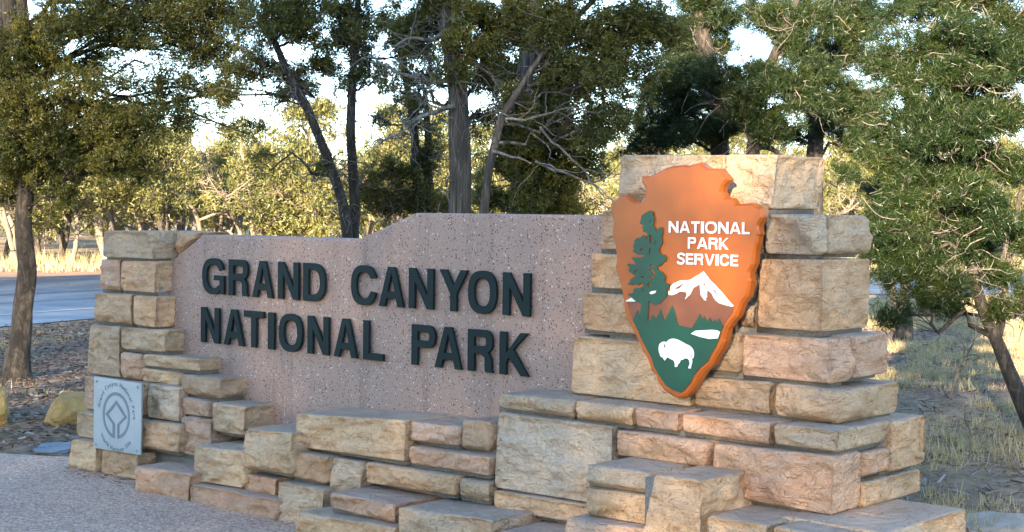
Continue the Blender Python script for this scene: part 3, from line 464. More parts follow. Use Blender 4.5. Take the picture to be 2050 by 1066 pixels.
TREES = [{'k': 'juniper', 'label': 'large juniper with rough bark trunk at far left beside the road', 'bark': 'bark_dark', 'trunks': [[(-4.588, 13.9, -0.074, 0.15), (-4.556, 13.9, 0.322, 0.128), (-4.527, 13.9, 0.74, 0.118), (-4.499, 13.9, 1.203, 0.11), (-4.462, 13.9, 1.665, 0.1), (-4.508, 13.9, 2.172, 0.09), (-4.531, 13.9, 2.815, 0.08), (-4.553, 13.9, 3.501, 0.06), (-4.575, 13.9, 4.185, 0.05)]], 'clumps': [(-4.6, 13.9, 1.987, 0.555, 0.37, 1.0), (-3.959, 13.6, 2.119, 0.497, 0.316, 1.0), (-3.527, 13.5, 2.12, 0.404, 0.269, 1.0), (-3.261, 13.7, 2.018, 0.25, 0.191, 1.0), (-4.301, 13.4, 2.506, 0.49, 0.312, 1.0), (-3.784, 13.3, 2.527, 0.442, 0.265, 1.0), (-3.349, 13.5, 2.39, 0.359, 0.224, 1.0), (-3.012, 13.7, 2.406, 0.228, 0.159, 0.8), (-4.41, 13.6, 3.102, 0.497, 0.316, 1.0), (-3.915, 13.6, 3.242, 0.407, 0.271, 1.0), (-3.425, 13.8, 3.227, 0.413, 0.275, 1.0), (-2.965, 14.0, 3.302, 0.419, 0.303, 1.0), (-2.818, 14.2, 2.954, 0.401, 0.236, 1.0), (-2.621, 14.4, 3.355, 0.383, 0.287, 1.0), (-5.06, 13.9, 2.809, 0.37, 0.37, 1.0), (-5.154, 13.9, 2.119, 0.37, 0.37, 1.0), (-5.105, 13.9, 3.312, 0.37, 0.37, 1.0), (-4.231, 13.9, 1.622, 0.231, 0.162, 0.5), (-4.647, 13.9, 1.71, 0.323, 0.162, 0.6), (-2.521, 14.4, 2.335, 0.201, 0.153, 1.0), (-2.647, 14.3, 2.659, 0.261, 0.166, 0.8), (-3.988, 13.7, 1.737, 0.228, 0.114, 0.7), (-4.277, 13.9, 3.824, 0.555, 0.277, 1.0), (-3.405, 13.9, 3.833, 0.555, 0.277, 1.0), (-2.533, 13.9, 3.888, 0.462, 0.277, 1.0), (-3.173, 13.9, 2.875, 0.277, 0.162, 0.6), (-3.554, 13.6, 2.798, 0.226, 0.136, 0.5), (-4.125, 13.7, 2.846, 0.41, 0.205, 1.0), (-3.845, 14.0, 2.97, 0.326, 0.163, 0.7), (-3.241, 14.0, 2.607, 0.279, 0.186, 0.8), (-4.301, 13.4, 2.196, 0.401, 0.223, 1.0), (-3.679, 13.4, 1.981, 0.312, 0.178, 1.0), (-3.806, 14.2, 3.458, 0.378, 0.189, 1.0), (-3.243, 14.2, 3.464, 0.378, 0.189, 1.0), (-2.773, 14.2, 3.469, 0.378, 0.189, 1.0), (-4.557, 13.5, 2.822, 0.314, 0.269, 1.0), (-2.958, 14.2, 2.672, 0.283, 0.142, 0.8)]}, {'k': 'juniper', 'label': 'pale barked juniper trunk at the top left corner of the picture', 'trunks': [[(-5.592, 15.0, -0.188, 0.16), (-5.414, 15.0, 1.166, 0.15), (-5.263, 15.0, 2.163, 0.14), (-5.113, 15.0, 2.908, 0.125), (-5.003, 15.0, 3.552, 0.115), (-4.953, 15.0, 4.193, 0.1)]], 'clumps': [(-5.21, 15.0, 4.091, 0.598, 0.299, 1.0), (-4.665, 15.0, 4.294, 0.499, 0.299, 1.0), (-5.608, 15.0, 3.348, 0.349, 0.299, 1.0)]}, {'k': 'juniper', 'label': 'slender juniper with two dark stems forking behind the low part of the sign panel', 'bark': 'bark_dark', 'ndead': 420, 'trunks': [[(-1.441, 13.2, -0.05, 0.09), (-1.473, 13.2, 1.342, 0.06), (-1.541, 13.2, 1.692, 0.056), (-1.631, 13.2, 2.041, 0.052), (-1.765, 13.2, 2.432, 0.047), (-1.964, 13.2, 2.779, 0.04), (-2.14, 13.2, 3.169, 0.033), (-2.23, 13.2, 3.688, 0.025)], [(-1.431, 13.35, -0.05, 0.08), (-1.441, 13.35, 1.339, 0.062), (-1.436, 13.35, 1.916, 0.056), (-1.43, 13.35, 2.358, 0.052), (-1.419, 13.35, 2.711, 0.046), (-1.388, 13.35, 3.195, 0.036), (-1.352, 13.35, 3.809, 0.028)]], 'clumps': [(-2.108, 13.0, 3.188, 0.324, 0.216, 1.0), (-1.791, 13.2, 3.216, 0.329, 0.263, 1.0), (-1.496, 13.3, 3.144, 0.287, 0.243, 1.0), (-1.727, 13.4, 2.844, 0.267, 0.156, 0.9), (-2.023, 13.3, 2.831, 0.221, 0.155, 0.8), (-1.439, 13.2, 2.785, 0.219, 0.123, 0.9), (-2.327, 13.4, 2.926, 0.245, 0.156, 0.8), (-1.207, 13.5, 3.259, 0.269, 0.202, 0.6), (-0.894, 13.2, 2.965, 0.219, 0.123, 0.8), (-2.065, 13.3, 2.567, 0.177, 0.111, 0.5), (-1.489, 13.2, 3.653, 0.439, 0.219, 1.0), (-2.056, 13.2, 3.647, 0.439, 0.219, 1.0), (-1.696, 13.2, 1.996, 0.132, 0.11, 0.3), (-2.195, 13.3, 1.994, 0.177, 0.088, 0.25), (-1.15, 13.4, 2.806, 0.178, 0.134, 0.4), (-1.908, 13.4, 3.416, 0.401, 0.178, 1.0), (-1.476, 13.5, 3.39, 0.359, 0.18, 1.0), (-2.455, 13.5, 2.801, 0.224, 0.135, 0.8), (-1.339, 13.5, 2.991, 0.224, 0.135, 0.7), (-1.86, 13.4, 2.71, 0.2, 0.111, 0.7), (-2.634, 13.5, 2.665, 0.18, 0.135, 0.7)]}, {'k': 'juniper', 'label': 'dark twin stemmed juniper left of the thick trunk behind the panel', 'bark': 'bark_dark', 'ndead': 260, 'trunks': [[(-0.9, 15.0, -0.05, 0.09), (-0.901, 15.0, 1.365, 0.06), (-0.955, 15.0, 1.813, 0.055), (-1.025, 15.0, 2.408, 0.05), (-1.114, 15.0, 2.952, 0.04), (-1.142, 15.0, 3.397, 0.03)], [(-0.765, 15.1, -0.05, 0.09), (-0.791, 15.1, 1.365, 0.065), (-0.857, 15.1, 1.965, 0.055), (-0.891, 15.1, 2.365, 0.045), (-0.92, 15.1, 2.814, 0.03)]], 'clumps': [(-1.206, 15.0, 2.034, 0.299, 0.199, 1.3), (-0.833, 15.0, 2.162, 0.249, 0.199, 1.1), (-1.428, 15.0, 1.782, 0.249, 0.15, 1.2), (-0.954, 15.0, 1.738, 0.249, 0.15, 1.3), (-1.294, 15.2, 1.661, 0.303, 0.141, 1.3), (-0.993, 15.1, 2.613, 0.226, 0.226, 0.7), (-1.334, 15.0, 2.504, 0.249, 0.14, 0.4), (-1.142, 15.0, 3.397, 0.249, 0.199, 0.5), (-0.725, 14.9, 1.715, 0.198, 0.149, 1.1)]}, {'k': 'juniper', 'label': 'thick straight juniper trunk with shredding bark standing behind the tall part of the panel', 'ndead': 330, 'trunks': [[(-0.374, 11.8, -0.05, 0.15), (-0.396, 11.8, 1.575, 0.112), (-0.421, 11.8, 2.084, 0.104), (-0.449, 11.8, 2.551, 0.1), (-0.485, 11.8, 3.018, 0.095), (-0.513, 11.8, 3.56, 0.085)]], 'dead': [[(-0.481, 11.7, 2.601, 0.022), (-0.655, 11.7, 2.626, 0.018), (-0.83, 11.7, 2.655, 0.014), (-1.024, 11.7, 2.73, 0.008)], [(-0.465, 11.65, 2.404, 0.02), (-0.612, 11.65, 2.391, 0.017), (-0.766, 11.65, 2.305, 0.014), (-0.919, 11.65, 2.168, 0.01), (-1.034, 11.65, 2.109, 0.006)], [(-0.368, 11.75, 2.781, 0.014), (-0.192, 11.75, 2.705, 0.011), (-0.073, 11.75, 2.513, 0.008), (-0.11, 11.75, 2.318, 0.005)], [(-0.506, 11.75, 3.012, 0.02), (-0.661, 11.75, 2.933, 0.016), (-0.817, 11.75, 2.969, 0.011), (-0.933, 11.75, 2.891, 0.006)]], 'clumps': [(-0.438, 11.5, 2.944, 0.229, 0.172, 1.0), (-0.627, 11.8, 3.191, 0.275, 0.177, 1.0), (-0.277, 12.0, 2.847, 0.199, 0.18, 1.0), (-0.747, 11.9, 2.87, 0.178, 0.119, 0.7), (-0.474, 11.5, 2.717, 0.134, 0.115, 0.7), (-0.278, 11.9, 3.15, 0.237, 0.178, 1.0), (-0.513, 11.8, 3.483, 0.432, 0.196, 1.0), (-0.802, 12.1, 3.17, 0.221, 0.161, 1.0), (-0.641, 12.1, 3.052, 0.201, 0.161, 1.0), (-0.16, 12.1, 2.978, 0.201, 0.161, 1.0), (-0.348, 11.6, 3.148, 0.193, 0.154, 1.0), (-0.929, 12.2, 3.061, 0.223, 0.183, 1.0), (-0.73, 12.3, 2.67, 0.184, 0.123, 0.8), (-0.197, 12.1, 2.658, 0.181, 0.161, 1.0), (-0.932, 12.3, 2.546, 0.184, 0.123, 0.6), (-0.238, 12.3, 2.391, 0.143, 0.143, 0.7)]}, {'k': 'juniper', 'label': 'twisted grey juniper leaning right against the thick straight trunk', 'ndead': 45, 'den': 1.5, 'trunks': [[(-0.288, 11.5, -0.05, 0.06), (-0.245, 11.5, 1.577, 0.045), (-0.199, 11.5, 1.959, 0.042), (-0.108, 11.5, 2.341, 0.038), (0.079, 11.5, 2.685, 0.035), (0.304, 11.5, 2.952, 0.03), (0.567, 11.5, 3.22, 0.026), (0.754, 11.5, 3.449, 0.02)]], 'dead': [[(-0.161, 11.4, 2.07, 0.014), (-0.028, 11.4, 2.034, 0.01), (0.124, 11.4, 1.96, 0.006)], [(-0.068, 11.3, 2.31, 0.012), (0.119, 11.3, 2.293, 0.01), (0.306, 11.3, 2.351, 0.007), (0.53, 11.3, 2.391, 0.004)], [(0.193, 11.2, 2.251, 0.01), (0.306, 11.2, 2.104, 0.009), (0.494, 11.2, 1.921, 0.007), (0.682, 11.2, 1.718, 0.004)], [(0.157, 11.1, 1.988, 0.01), (0.379, 11.1, 1.88, 0.009), (0.565, 11.1, 1.808, 0.007), (0.732, 11.1, 1.699, 0.004)]], 'clumps': [(0.265, 11.5, 2.99, 0.249, 0.191, 1.0), (0.571, 11.5, 2.88, 0.249, 0.21, 1.0), (0.077, 11.7, 3.012, 0.233, 0.175, 1.0), (-0.117, 11.7, 3.01, 0.194, 0.175, 1.0), (0.798, 11.5, 2.996, 0.229, 0.229, 1.0), (0.384, 11.5, 2.65, 0.21, 0.172, 1.0), (0.665, 11.4, 2.512, 0.227, 0.208, 1.0), (1.043, 11.7, 3.1, 0.233, 0.214, 1.0), (0.712, 11.5, 2.274, 0.134, 0.134, 0.8), (0.121, 11.7, 2.472, 0.175, 0.136, 0.8), (1.009, 11.7, 2.752, 0.194, 0.175, 1.0), (0.564, 11.5, 3.447, 0.535, 0.191, 1.0), (0.416, 11.5, 3.143, 0.268, 0.153, 1.0), (0.764, 11.5, 2.73, 0.191, 0.172, 1.0), (0.898, 11.7, 2.404, 0.156, 0.156, 0.8), (0.496, 11.5, 2.803, 0.229, 0.153, 1.0), (1.209, 11.8, 3.036, 0.196, 0.196, 1.0), (-0.041, 11.7, 3.165, 0.233, 0.156, 1.0)]}, {'k': 'juniper', 'label': 'dense dark juniper directly behind the tall end of the panel left of the pillar', 'den': 1.9, 'ndead': 60, 'trunks': [[(0.063, 13.0, -0.05, 0.13), (0.069, 13.0, 1.578, 0.1), (0.075, 13.0, 2.139, 0.095), (0.089, 13.0, 2.783, 0.085), (0.19, 13.0, 3.427, 0.075), (0.229, 13.0, 3.768, 0.065)]], 'clumps': [(0.206, 13.0, 2.011, 0.303, 0.259, 1.5), (0.445, 13.0, 1.841, 0.259, 0.173, 1.3), (0.079, 12.8, 1.706, 0.213, 0.17, 1.5), (0.527, 13.0, 2.23, 0.259, 0.194, 1.2), (0.288, 13.0, 2.399, 0.259, 0.194, 1.2), (-0.129, 13.3, 2.808, 0.221, 0.177, 1.0), (0.659, 13.0, 2.016, 0.173, 0.173, 0.8), (0.009, 12.8, 2.257, 0.213, 0.191, 1.3), (0.361, 13.0, 1.646, 0.303, 0.13, 1.4), (0.043, 13.4, 3.217, 0.267, 0.223, 1.0), (-0.183, 13.3, 1.708, 0.177, 0.155, 1.1), (0.491, 13.3, 2.596, 0.221, 0.177, 1.0), (0.18, 13.2, 2.672, 0.241, 0.197, 1.0), (-0.038, 13.3, 2.546, 0.177, 0.177, 1.0), (0.31, 13.3, 2.945, 0.265, 0.177, 1.0), (0.754, 13.2, 2.198, 0.197, 0.176, 0.8), (0.265, 12.8, 2.175, 0.255, 0.17, 1.0), (-0.031, 13.2, 1.971, 0.197, 0.197, 1.2)]}, {'k': 'pine', 'label': 'pinyon pine with a forked black trunk rising behind the left half of the pillar top', 'den': 1.7, 'trunks': [[(2.068, 15.0, -0.05, 0.15), (2.052, 15.0, 2.243, 0.12), (2.034, 15.0, 2.739, 0.11), (1.939, 15.0, 3.134, 0.1), (1.833, 15.0, 3.528, 0.08), (1.776, 15.0, 4.02, 0.06)]], 'clumps': [(1.495, 15.0, 2.931, 0.299, 0.249, 1.0), (1.568, 15.3, 3.412, 0.305, 0.229, 0.7), (1.832, 15.0, 3.627, 0.349, 0.224, 1.0), (1.805, 14.7, 2.957, 0.293, 0.195, 1.0), (2.055, 14.7, 2.498, 0.293, 0.171, 1.0), (1.728, 14.8, 2.403, 0.295, 0.157, 0.9), (1.446, 15.2, 2.471, 0.303, 0.202, 1.0), (1.325, 15.3, 2.754, 0.203, 0.203, 1.0), (2.131, 15.0, 3.531, 0.299, 0.199, 0.7), (1.222, 15.2, 2.242, 0.202, 0.126, 0.6), (1.711, 15.2, 3.252, 0.278, 0.177, 1.0), (1.858, 15.1, 2.744, 0.301, 0.176, 1.0), (1.548, 15.0, 2.684, 0.274, 0.199, 1.0), (2.077, 15.3, 3.266, 0.254, 0.127, 0.7), (1.978, 15.0, 3.776, 0.349, 0.199, 1.0), (1.33, 15.3, 2.4, 0.229, 0.178, 1.0)]}, {'k': 'pine', 'label': 'crooked pinyon pine with spreading black limbs behind the middle of the pillar top', 'den': 1.7, 'trunks': [[(2.166, 13.5, -0.05, 0.12), (2.16, 13.5, 2.182, 0.075), (2.168, 13.5, 2.517, 0.068), (2.282, 13.5, 2.897, 0.055), (2.454, 13.5, 3.299, 0.045), (2.58, 13.5, 3.745, 0.035)], [(2.16, 13.45, 2.269, 0.05), (2.058, 13.45, 2.491, 0.042), (1.833, 13.45, 2.644, 0.032), (1.698, 13.45, 2.731, 0.02)], [(2.166, 13.45, 2.447, 0.045), (2.324, 13.45, 2.56, 0.038), (2.502, 13.45, 2.607, 0.028), (2.727, 13.45, 2.498, 0.018)], [(2.169, 13.5, 2.227, 0.04), (2.316, 13.5, 2.251, 0.032), (2.43, 13.5, 2.141, 0.02)]], 'clumps': [(1.985, 13.3, 2.809, 0.287, 0.168, 1.0), (2.337, 13.3, 2.835, 0.287, 0.177, 1.0), (2.547, 13.5, 3.123, 0.247, 0.202, 1.0), (2.327, 13.2, 2.434, 0.263, 0.14, 1.0), (2.33, 13.7, 3.458, 0.25, 0.159, 1.0), (2.645, 13.5, 2.634, 0.247, 0.157, 1.0), (2.06, 13.2, 2.692, 0.176, 0.11, 1.0), (1.748, 13.5, 2.758, 0.18, 0.112, 1.0), (2.72, 13.5, 3.391, 0.224, 0.18, 1.0), (2.175, 13.1, 2.642, 0.261, 0.152, 1.0), (2.453, 13.2, 2.697, 0.241, 0.154, 1.0), (1.99, 13.3, 2.524, 0.221, 0.133, 1.0), (2.639, 13.5, 2.946, 0.224, 0.18, 1.0), (2.401, 13.7, 3.279, 0.182, 0.159, 1.0), (2.187, 13.8, 3.47, 0.229, 0.184, 1.0), (2.258, 13.3, 2.329, 0.199, 0.088, 0.7)]}, {'k': 'pine', 'label': 'pinyon pine standing behind the right edge of the pillar top', 'den': 1.7, 'trunks': [[(2.876, 14.5, -0.05, 0.13), (2.873, 14.5, 2.232, 0.1), (2.898, 14.5, 2.711, 0.09), (2.926, 14.5, 3.285, 0.08), (2.938, 14.5, 3.953, 0.06)]], 'clumps': [(2.98, 14.5, 2.951, 0.265, 0.193, 1.0), (3.037, 14.5, 2.473, 0.265, 0.169, 1.0), (3.261, 14.5, 3.337, 0.289, 0.241, 1.0), (3.272, 14.5, 2.763, 0.265, 0.217, 1.0), (2.922, 14.5, 3.524, 0.289, 0.193, 1.0), (3.329, 14.5, 2.285, 0.217, 0.145, 0.5), (2.751, 14.5, 2.374, 0.217, 0.145, 0.8), (3.507, 14.5, 3.053, 0.241, 0.241, 1.0), (3.155, 14.5, 3.86, 0.434, 0.193, 1.0), (3.239, 14.5, 1.995, 0.145, 0.121, 0.35), (3.12, 14.5, 3.192, 0.265, 0.217, 1.0), (3.401, 14.5, 3.529, 0.289, 0.217, 1.0), (3.372, 14.5, 2.573, 0.241, 0.193, 1.0), (3.13, 14.5, 2.666, 0.241, 0.193, 1.0), (3.512, 14.5, 2.766, 0.193, 0.241, 1.0)]}, {'k': 'pine', 'label': 'two stemmed pinyon pine standing in lit grass right of the pillar', 'trunks': [[(5.087, 19.4, -0.05, 0.13), (5.108, 19.4, 0.137, 0.11), (5.074, 19.4, 0.525, 0.085), (5.087, 19.4, 0.848, 0.08), (5.11, 19.4, 1.3, 0.075), (5.045, 19.4, 1.944, 0.06), (4.964, 19.4, 2.778, 0.04)], [(5.101, 19.4, 0.137, 0.09), (4.979, 19.4, 0.459, 0.075), (4.876, 19.4, 0.749, 0.065), (4.804, 19.4, 1.104, 0.06), (4.762, 19.4, 1.619, 0.04)]], 'clumps': [(4.922, 19.4, 1.685, 0.387, 0.29, 1.0), (5.312, 19.4, 1.496, 0.355, 0.29, 1.0), (4.723, 19.4, 1.94, 0.322, 0.29, 1.0), (5.106, 19.4, 2.138, 0.387, 0.29, 1.0), (4.791, 19.1, 1.239, 0.286, 0.178, 1.0), (5.515, 19.4, 1.047, 0.322, 0.226, 1.0), (4.777, 19.4, 2.455, 0.387, 0.258, 1.0)]}, {'k': 'pine', 'label': 'nearest pinyon pine with a bent dark trunk at the right edge of the picture', 'den': 1.7, 'ndead': 300, 'trunks': [[(3.838, 10.8, -0.017, 0.085), (3.715, 10.8, 0.152, 0.075), (3.574, 10.8, 0.469, 0.066), (3.471, 10.8, 0.702, 0.06), (3.359, 10.8, 0.917, 0.055), (3.296, 10.8, 1.151, 0.05), (3.244, 10.8, 1.545, 0.046), (3.215, 10.8, 2.082, 0.042), (3.181, 10.8, 2.795, 0.035), (3.151, 10.8, 3.363, 0.028)], [(3.46, 10.8, 0.72, 0.045), (3.509, 10.8, 0.937, 0.038), (3.522, 10.8, 1.153, 0.032), (3.57, 10.8, 1.441, 0.026), (3.633, 10.8, 1.801, 0.02)]], 'clumps': [(2.693, 10.6, 1.453, 0.194, 0.159, 1.0), (2.681, 10.6, 1.188, 0.159, 0.123, 1.0), (2.919, 10.8, 1.649, 0.215, 0.162, 1.0), (2.963, 10.8, 1.291, 0.197, 0.144, 1.0), (3.058, 10.5, 1.162, 0.192, 0.14, 1.0), (3.357, 10.8, 1.331, 0.215, 0.162, 1.0), (3.575, 10.8, 1.19, 0.197, 0.144, 1.0), (3.658, 10.8, 1.514, 0.197, 0.162, 1.0), (3.35, 10.8, 1.654, 0.215, 0.18, 1.0), (3.128, 10.8, 1.938, 0.233, 0.18, 1.0), (2.857, 10.8, 2.078, 0.215, 0.162, 1.0), (3.377, 10.8, 2.048, 0.215, 0.18, 1.0), (3.63, 10.8, 1.944, 0.197, 0.18, 1.0), (2.831, 10.8, 2.435, 0.215, 0.18, 1.0), (3.083, 10.8, 2.366, 0.233, 0.18, 1.0), (3.368, 10.8, 2.441, 0.215, 0.18, 1.0), (3.638, 10.8, 2.373, 0.197, 0.18, 1.0), (2.931, 10.8, 2.792, 0.215, 0.18, 1.0), (3.216, 10.8, 2.831, 0.215, 0.18, 1.0), (3.502, 10.8, 2.834, 0.215, 0.18, 1.0), (3.031, 10.8, 3.149, 0.251, 0.162, 1.0), (3.388, 10.8, 3.153, 0.287, 0.162, 1.0), (3.676, 10.8, 3.049, 0.215, 0.215, 1.0), (2.755, 10.8, 1.791, 0.197, 0.144, 1.0), (2.61, 10.7, 1.539, 0.125, 0.107, 0.7), (3.077, 10.8, 0.968, 0.162, 0.079, 0.7), (3.509, 10.8, 0.955, 0.18, 0.09, 0.7), (3.723, 10.8, 1.011, 0.144, 0.108, 0.8), (2.602, 10.4, 0.884, 0.086, 0.052, 0.4), (3.209, 10.8, 1.509, 0.215, 0.162, 1.0), (2.824, 11.1, 3.079, 0.221, 0.166, 0.8), (3.102, 10.4, 2.58, 0.207, 0.156, 1.0), (3.062, 10.3, 2.23, 0.205, 0.154, 1.0), (3.129, 10.4, 2.889, 0.207, 0.156, 1.0), (3.12, 10.4, 1.754, 0.207, 0.156, 1.0), (3.316, 10.4, 2.239, 0.207, 0.156, 1.0), (2.971, 10.8, 2.615, 0.215, 0.162, 1.0), (2.932, 10.5, 2.171, 0.209, 0.157, 1.0), (3.471, 10.8, 2.62, 0.215, 0.162, 1.0), (2.72, 11.1, 2.749, 0.185, 0.185, 0.7), (2.669, 11.0, 2.266, 0.146, 0.165, 0.7), (3.546, 10.6, 2.673, 0.194, 0.176, 1.0), (2.886, 10.8, 1.506, 0.197, 0.144, 1.0), (3.332, 10.4, 1.55, 0.19, 0.156, 1.0), (2.65, 10.9, 1.972, 0.127, 0.145, 0.6), (2.603, 10.8, 1.287, 0.108, 0.126, 0.7), (3.004, 10.8, 1.04, 0.18, 0.09, 1.0)]}]

# ------------------------------------------------------------------ ground, road, path
def grid_mesh(name, x0, x1, y0, y1, nx, ny, mat, zf=None):
    xs = np.linspace(x0, x1, nx); ys = np.linspace(y0, y1, ny)
    X, Y = np.meshgrid(xs, ys)
    Zz = zf(X, Y) if zf else np.zeros_like(X)
    V = np.stack([X.ravel(), Y.ravel(), Zz.ravel()], 1)
    i = np.arange(nx * ny).reshape(ny, nx)
    F = np.stack([i[:-1, :-1].ravel(), i[:-1, 1:].ravel(), i[1:, 1:].ravel(), i[1:, :-1].ravel()], 1)
    return mesh_np(name, V, F, mat, smooth=True)

prop(obj('ground', grid_mesh('ground', -400, 400, -400, 400, 3, 3, M['ground'])), kind='structure')

# road centre curve: comes in from the left foreground and bends away to the right
near_edge = [(-16, 1), (-13, 7.0), (-9.6, 14), (-7.3, 18.6), (-5.4, 22.6), (-2.6, 26.6), (1.5, 29.2), (6.5, 30.3), (14, 30.9), (60, 32)]
def smooth_line(pts, n=8):
    P = [Vector((*p, 0)) for p in pts]; out = []
    for i in range(len(P) - 1):
        p0 = P[max(i - 1, 0)]; p1 = P[i]; p2 = P[i + 1]; p3 = P[min(i + 2, len(P) - 1)]
        for k in range(n):
            t = k / n
            out.append(0.5 * ((2 * p1) + (-p0 + p2) * t + (2 * p0 - 5 * p1 + 4 * p2 - p3) * t * t + (-p0 + 3 * p1 - 3 * p2 + p3) * t ** 3))
    out.append(P[-1])
    return out
EDGE = smooth_line(near_edge)
def offset_pt(i, d):
    a = EDGE[max(i - 1, 0)]; b = EDGE[min(i + 1, len(EDGE) - 1)]
    t = (b - a).normalized()
    return EDGE[i] + Vector((-t.y, t.x, 0)) * d
def strip(name, d0, d1, z, mat, label=None):
    V = []; F = []
    for i in range(len(EDGE)):
        a = offset_pt(i, d0); b = offset_pt(i, d1)
        V += [(a.x, a.y, z), (b.x, b.y, z)]
    for i in range(len(EDGE) - 1):
        F.append((2 * i, 2 * i + 2, 2 * i + 3, 2 * i + 1))
    o = obj(name, mesh_np(name, V, F, mat))
    prop(o, kind='structure')
    return o
road = strip('road', 0, 11.2, 0.012, M['road'])
strip('road_shoulder', 10.9, 15.2, 0.006, M['shoulder'])
for nm, d0, d1, mt in (('road_marking', 1.45, 1.6, M['line']), ('road_marking', 9.9, 10.08, M['line']), ('tar_seam', 5.3, 5.5, M['tar']), ('tar_seam', 3.5, 3.56, M['tar'])):
    o = strip(nm, d0, d1, 0.017, mt)
    o.parent = road
    del o['kind']

def poly_sheet(name, pts, z, mat):
    bm = bmesh.new()
    vs = [bm.verts.new((x, y, z)) for x, y in pts]
    bm.faces.new(vs)
    bmesh.ops.triangulate(bm, faces=bm.faces[:])
    bmesh.ops.recalc_face_normals(bm, faces=bm.faces[:])
    me = bpy.data.meshes.new(name); bm.to_mesh(me); bm.free()
    if me.polygons[0].normal.z < 0: me.flip_normals()
    me.materials.append(mat)
    return obj(name, me)
rp = random.Random(4)
edge = [(-9.0, 10.9)] + [(-9.0 + t * 6.4, 10.95 - 1.45 * t + rp.uniform(-.035, .035)) for t in np.linspace(0.05, 1, 22)]
prop(poly_sheet('path', edge + [(-2.2, 9.1), (1.2, 6.4), (2.0, -6), (-14, -6), (-14, 11.5)], 0.008, M['pave']), kind='structure')

# ------------------------------------------------------------------ the stone monument
WALL_O = Vector((-2.31588742, 9.23486448, 0))
WALL_A = -math.radians(90 - 48.4)
TINT = dict(tan=(.59, .395, .24), pink=(.59, .38, .255), buff=(.60, .415, .255), grey=(.51, .375, .25), white=(.62, .46, .32), brown=(.50, .325, .195))

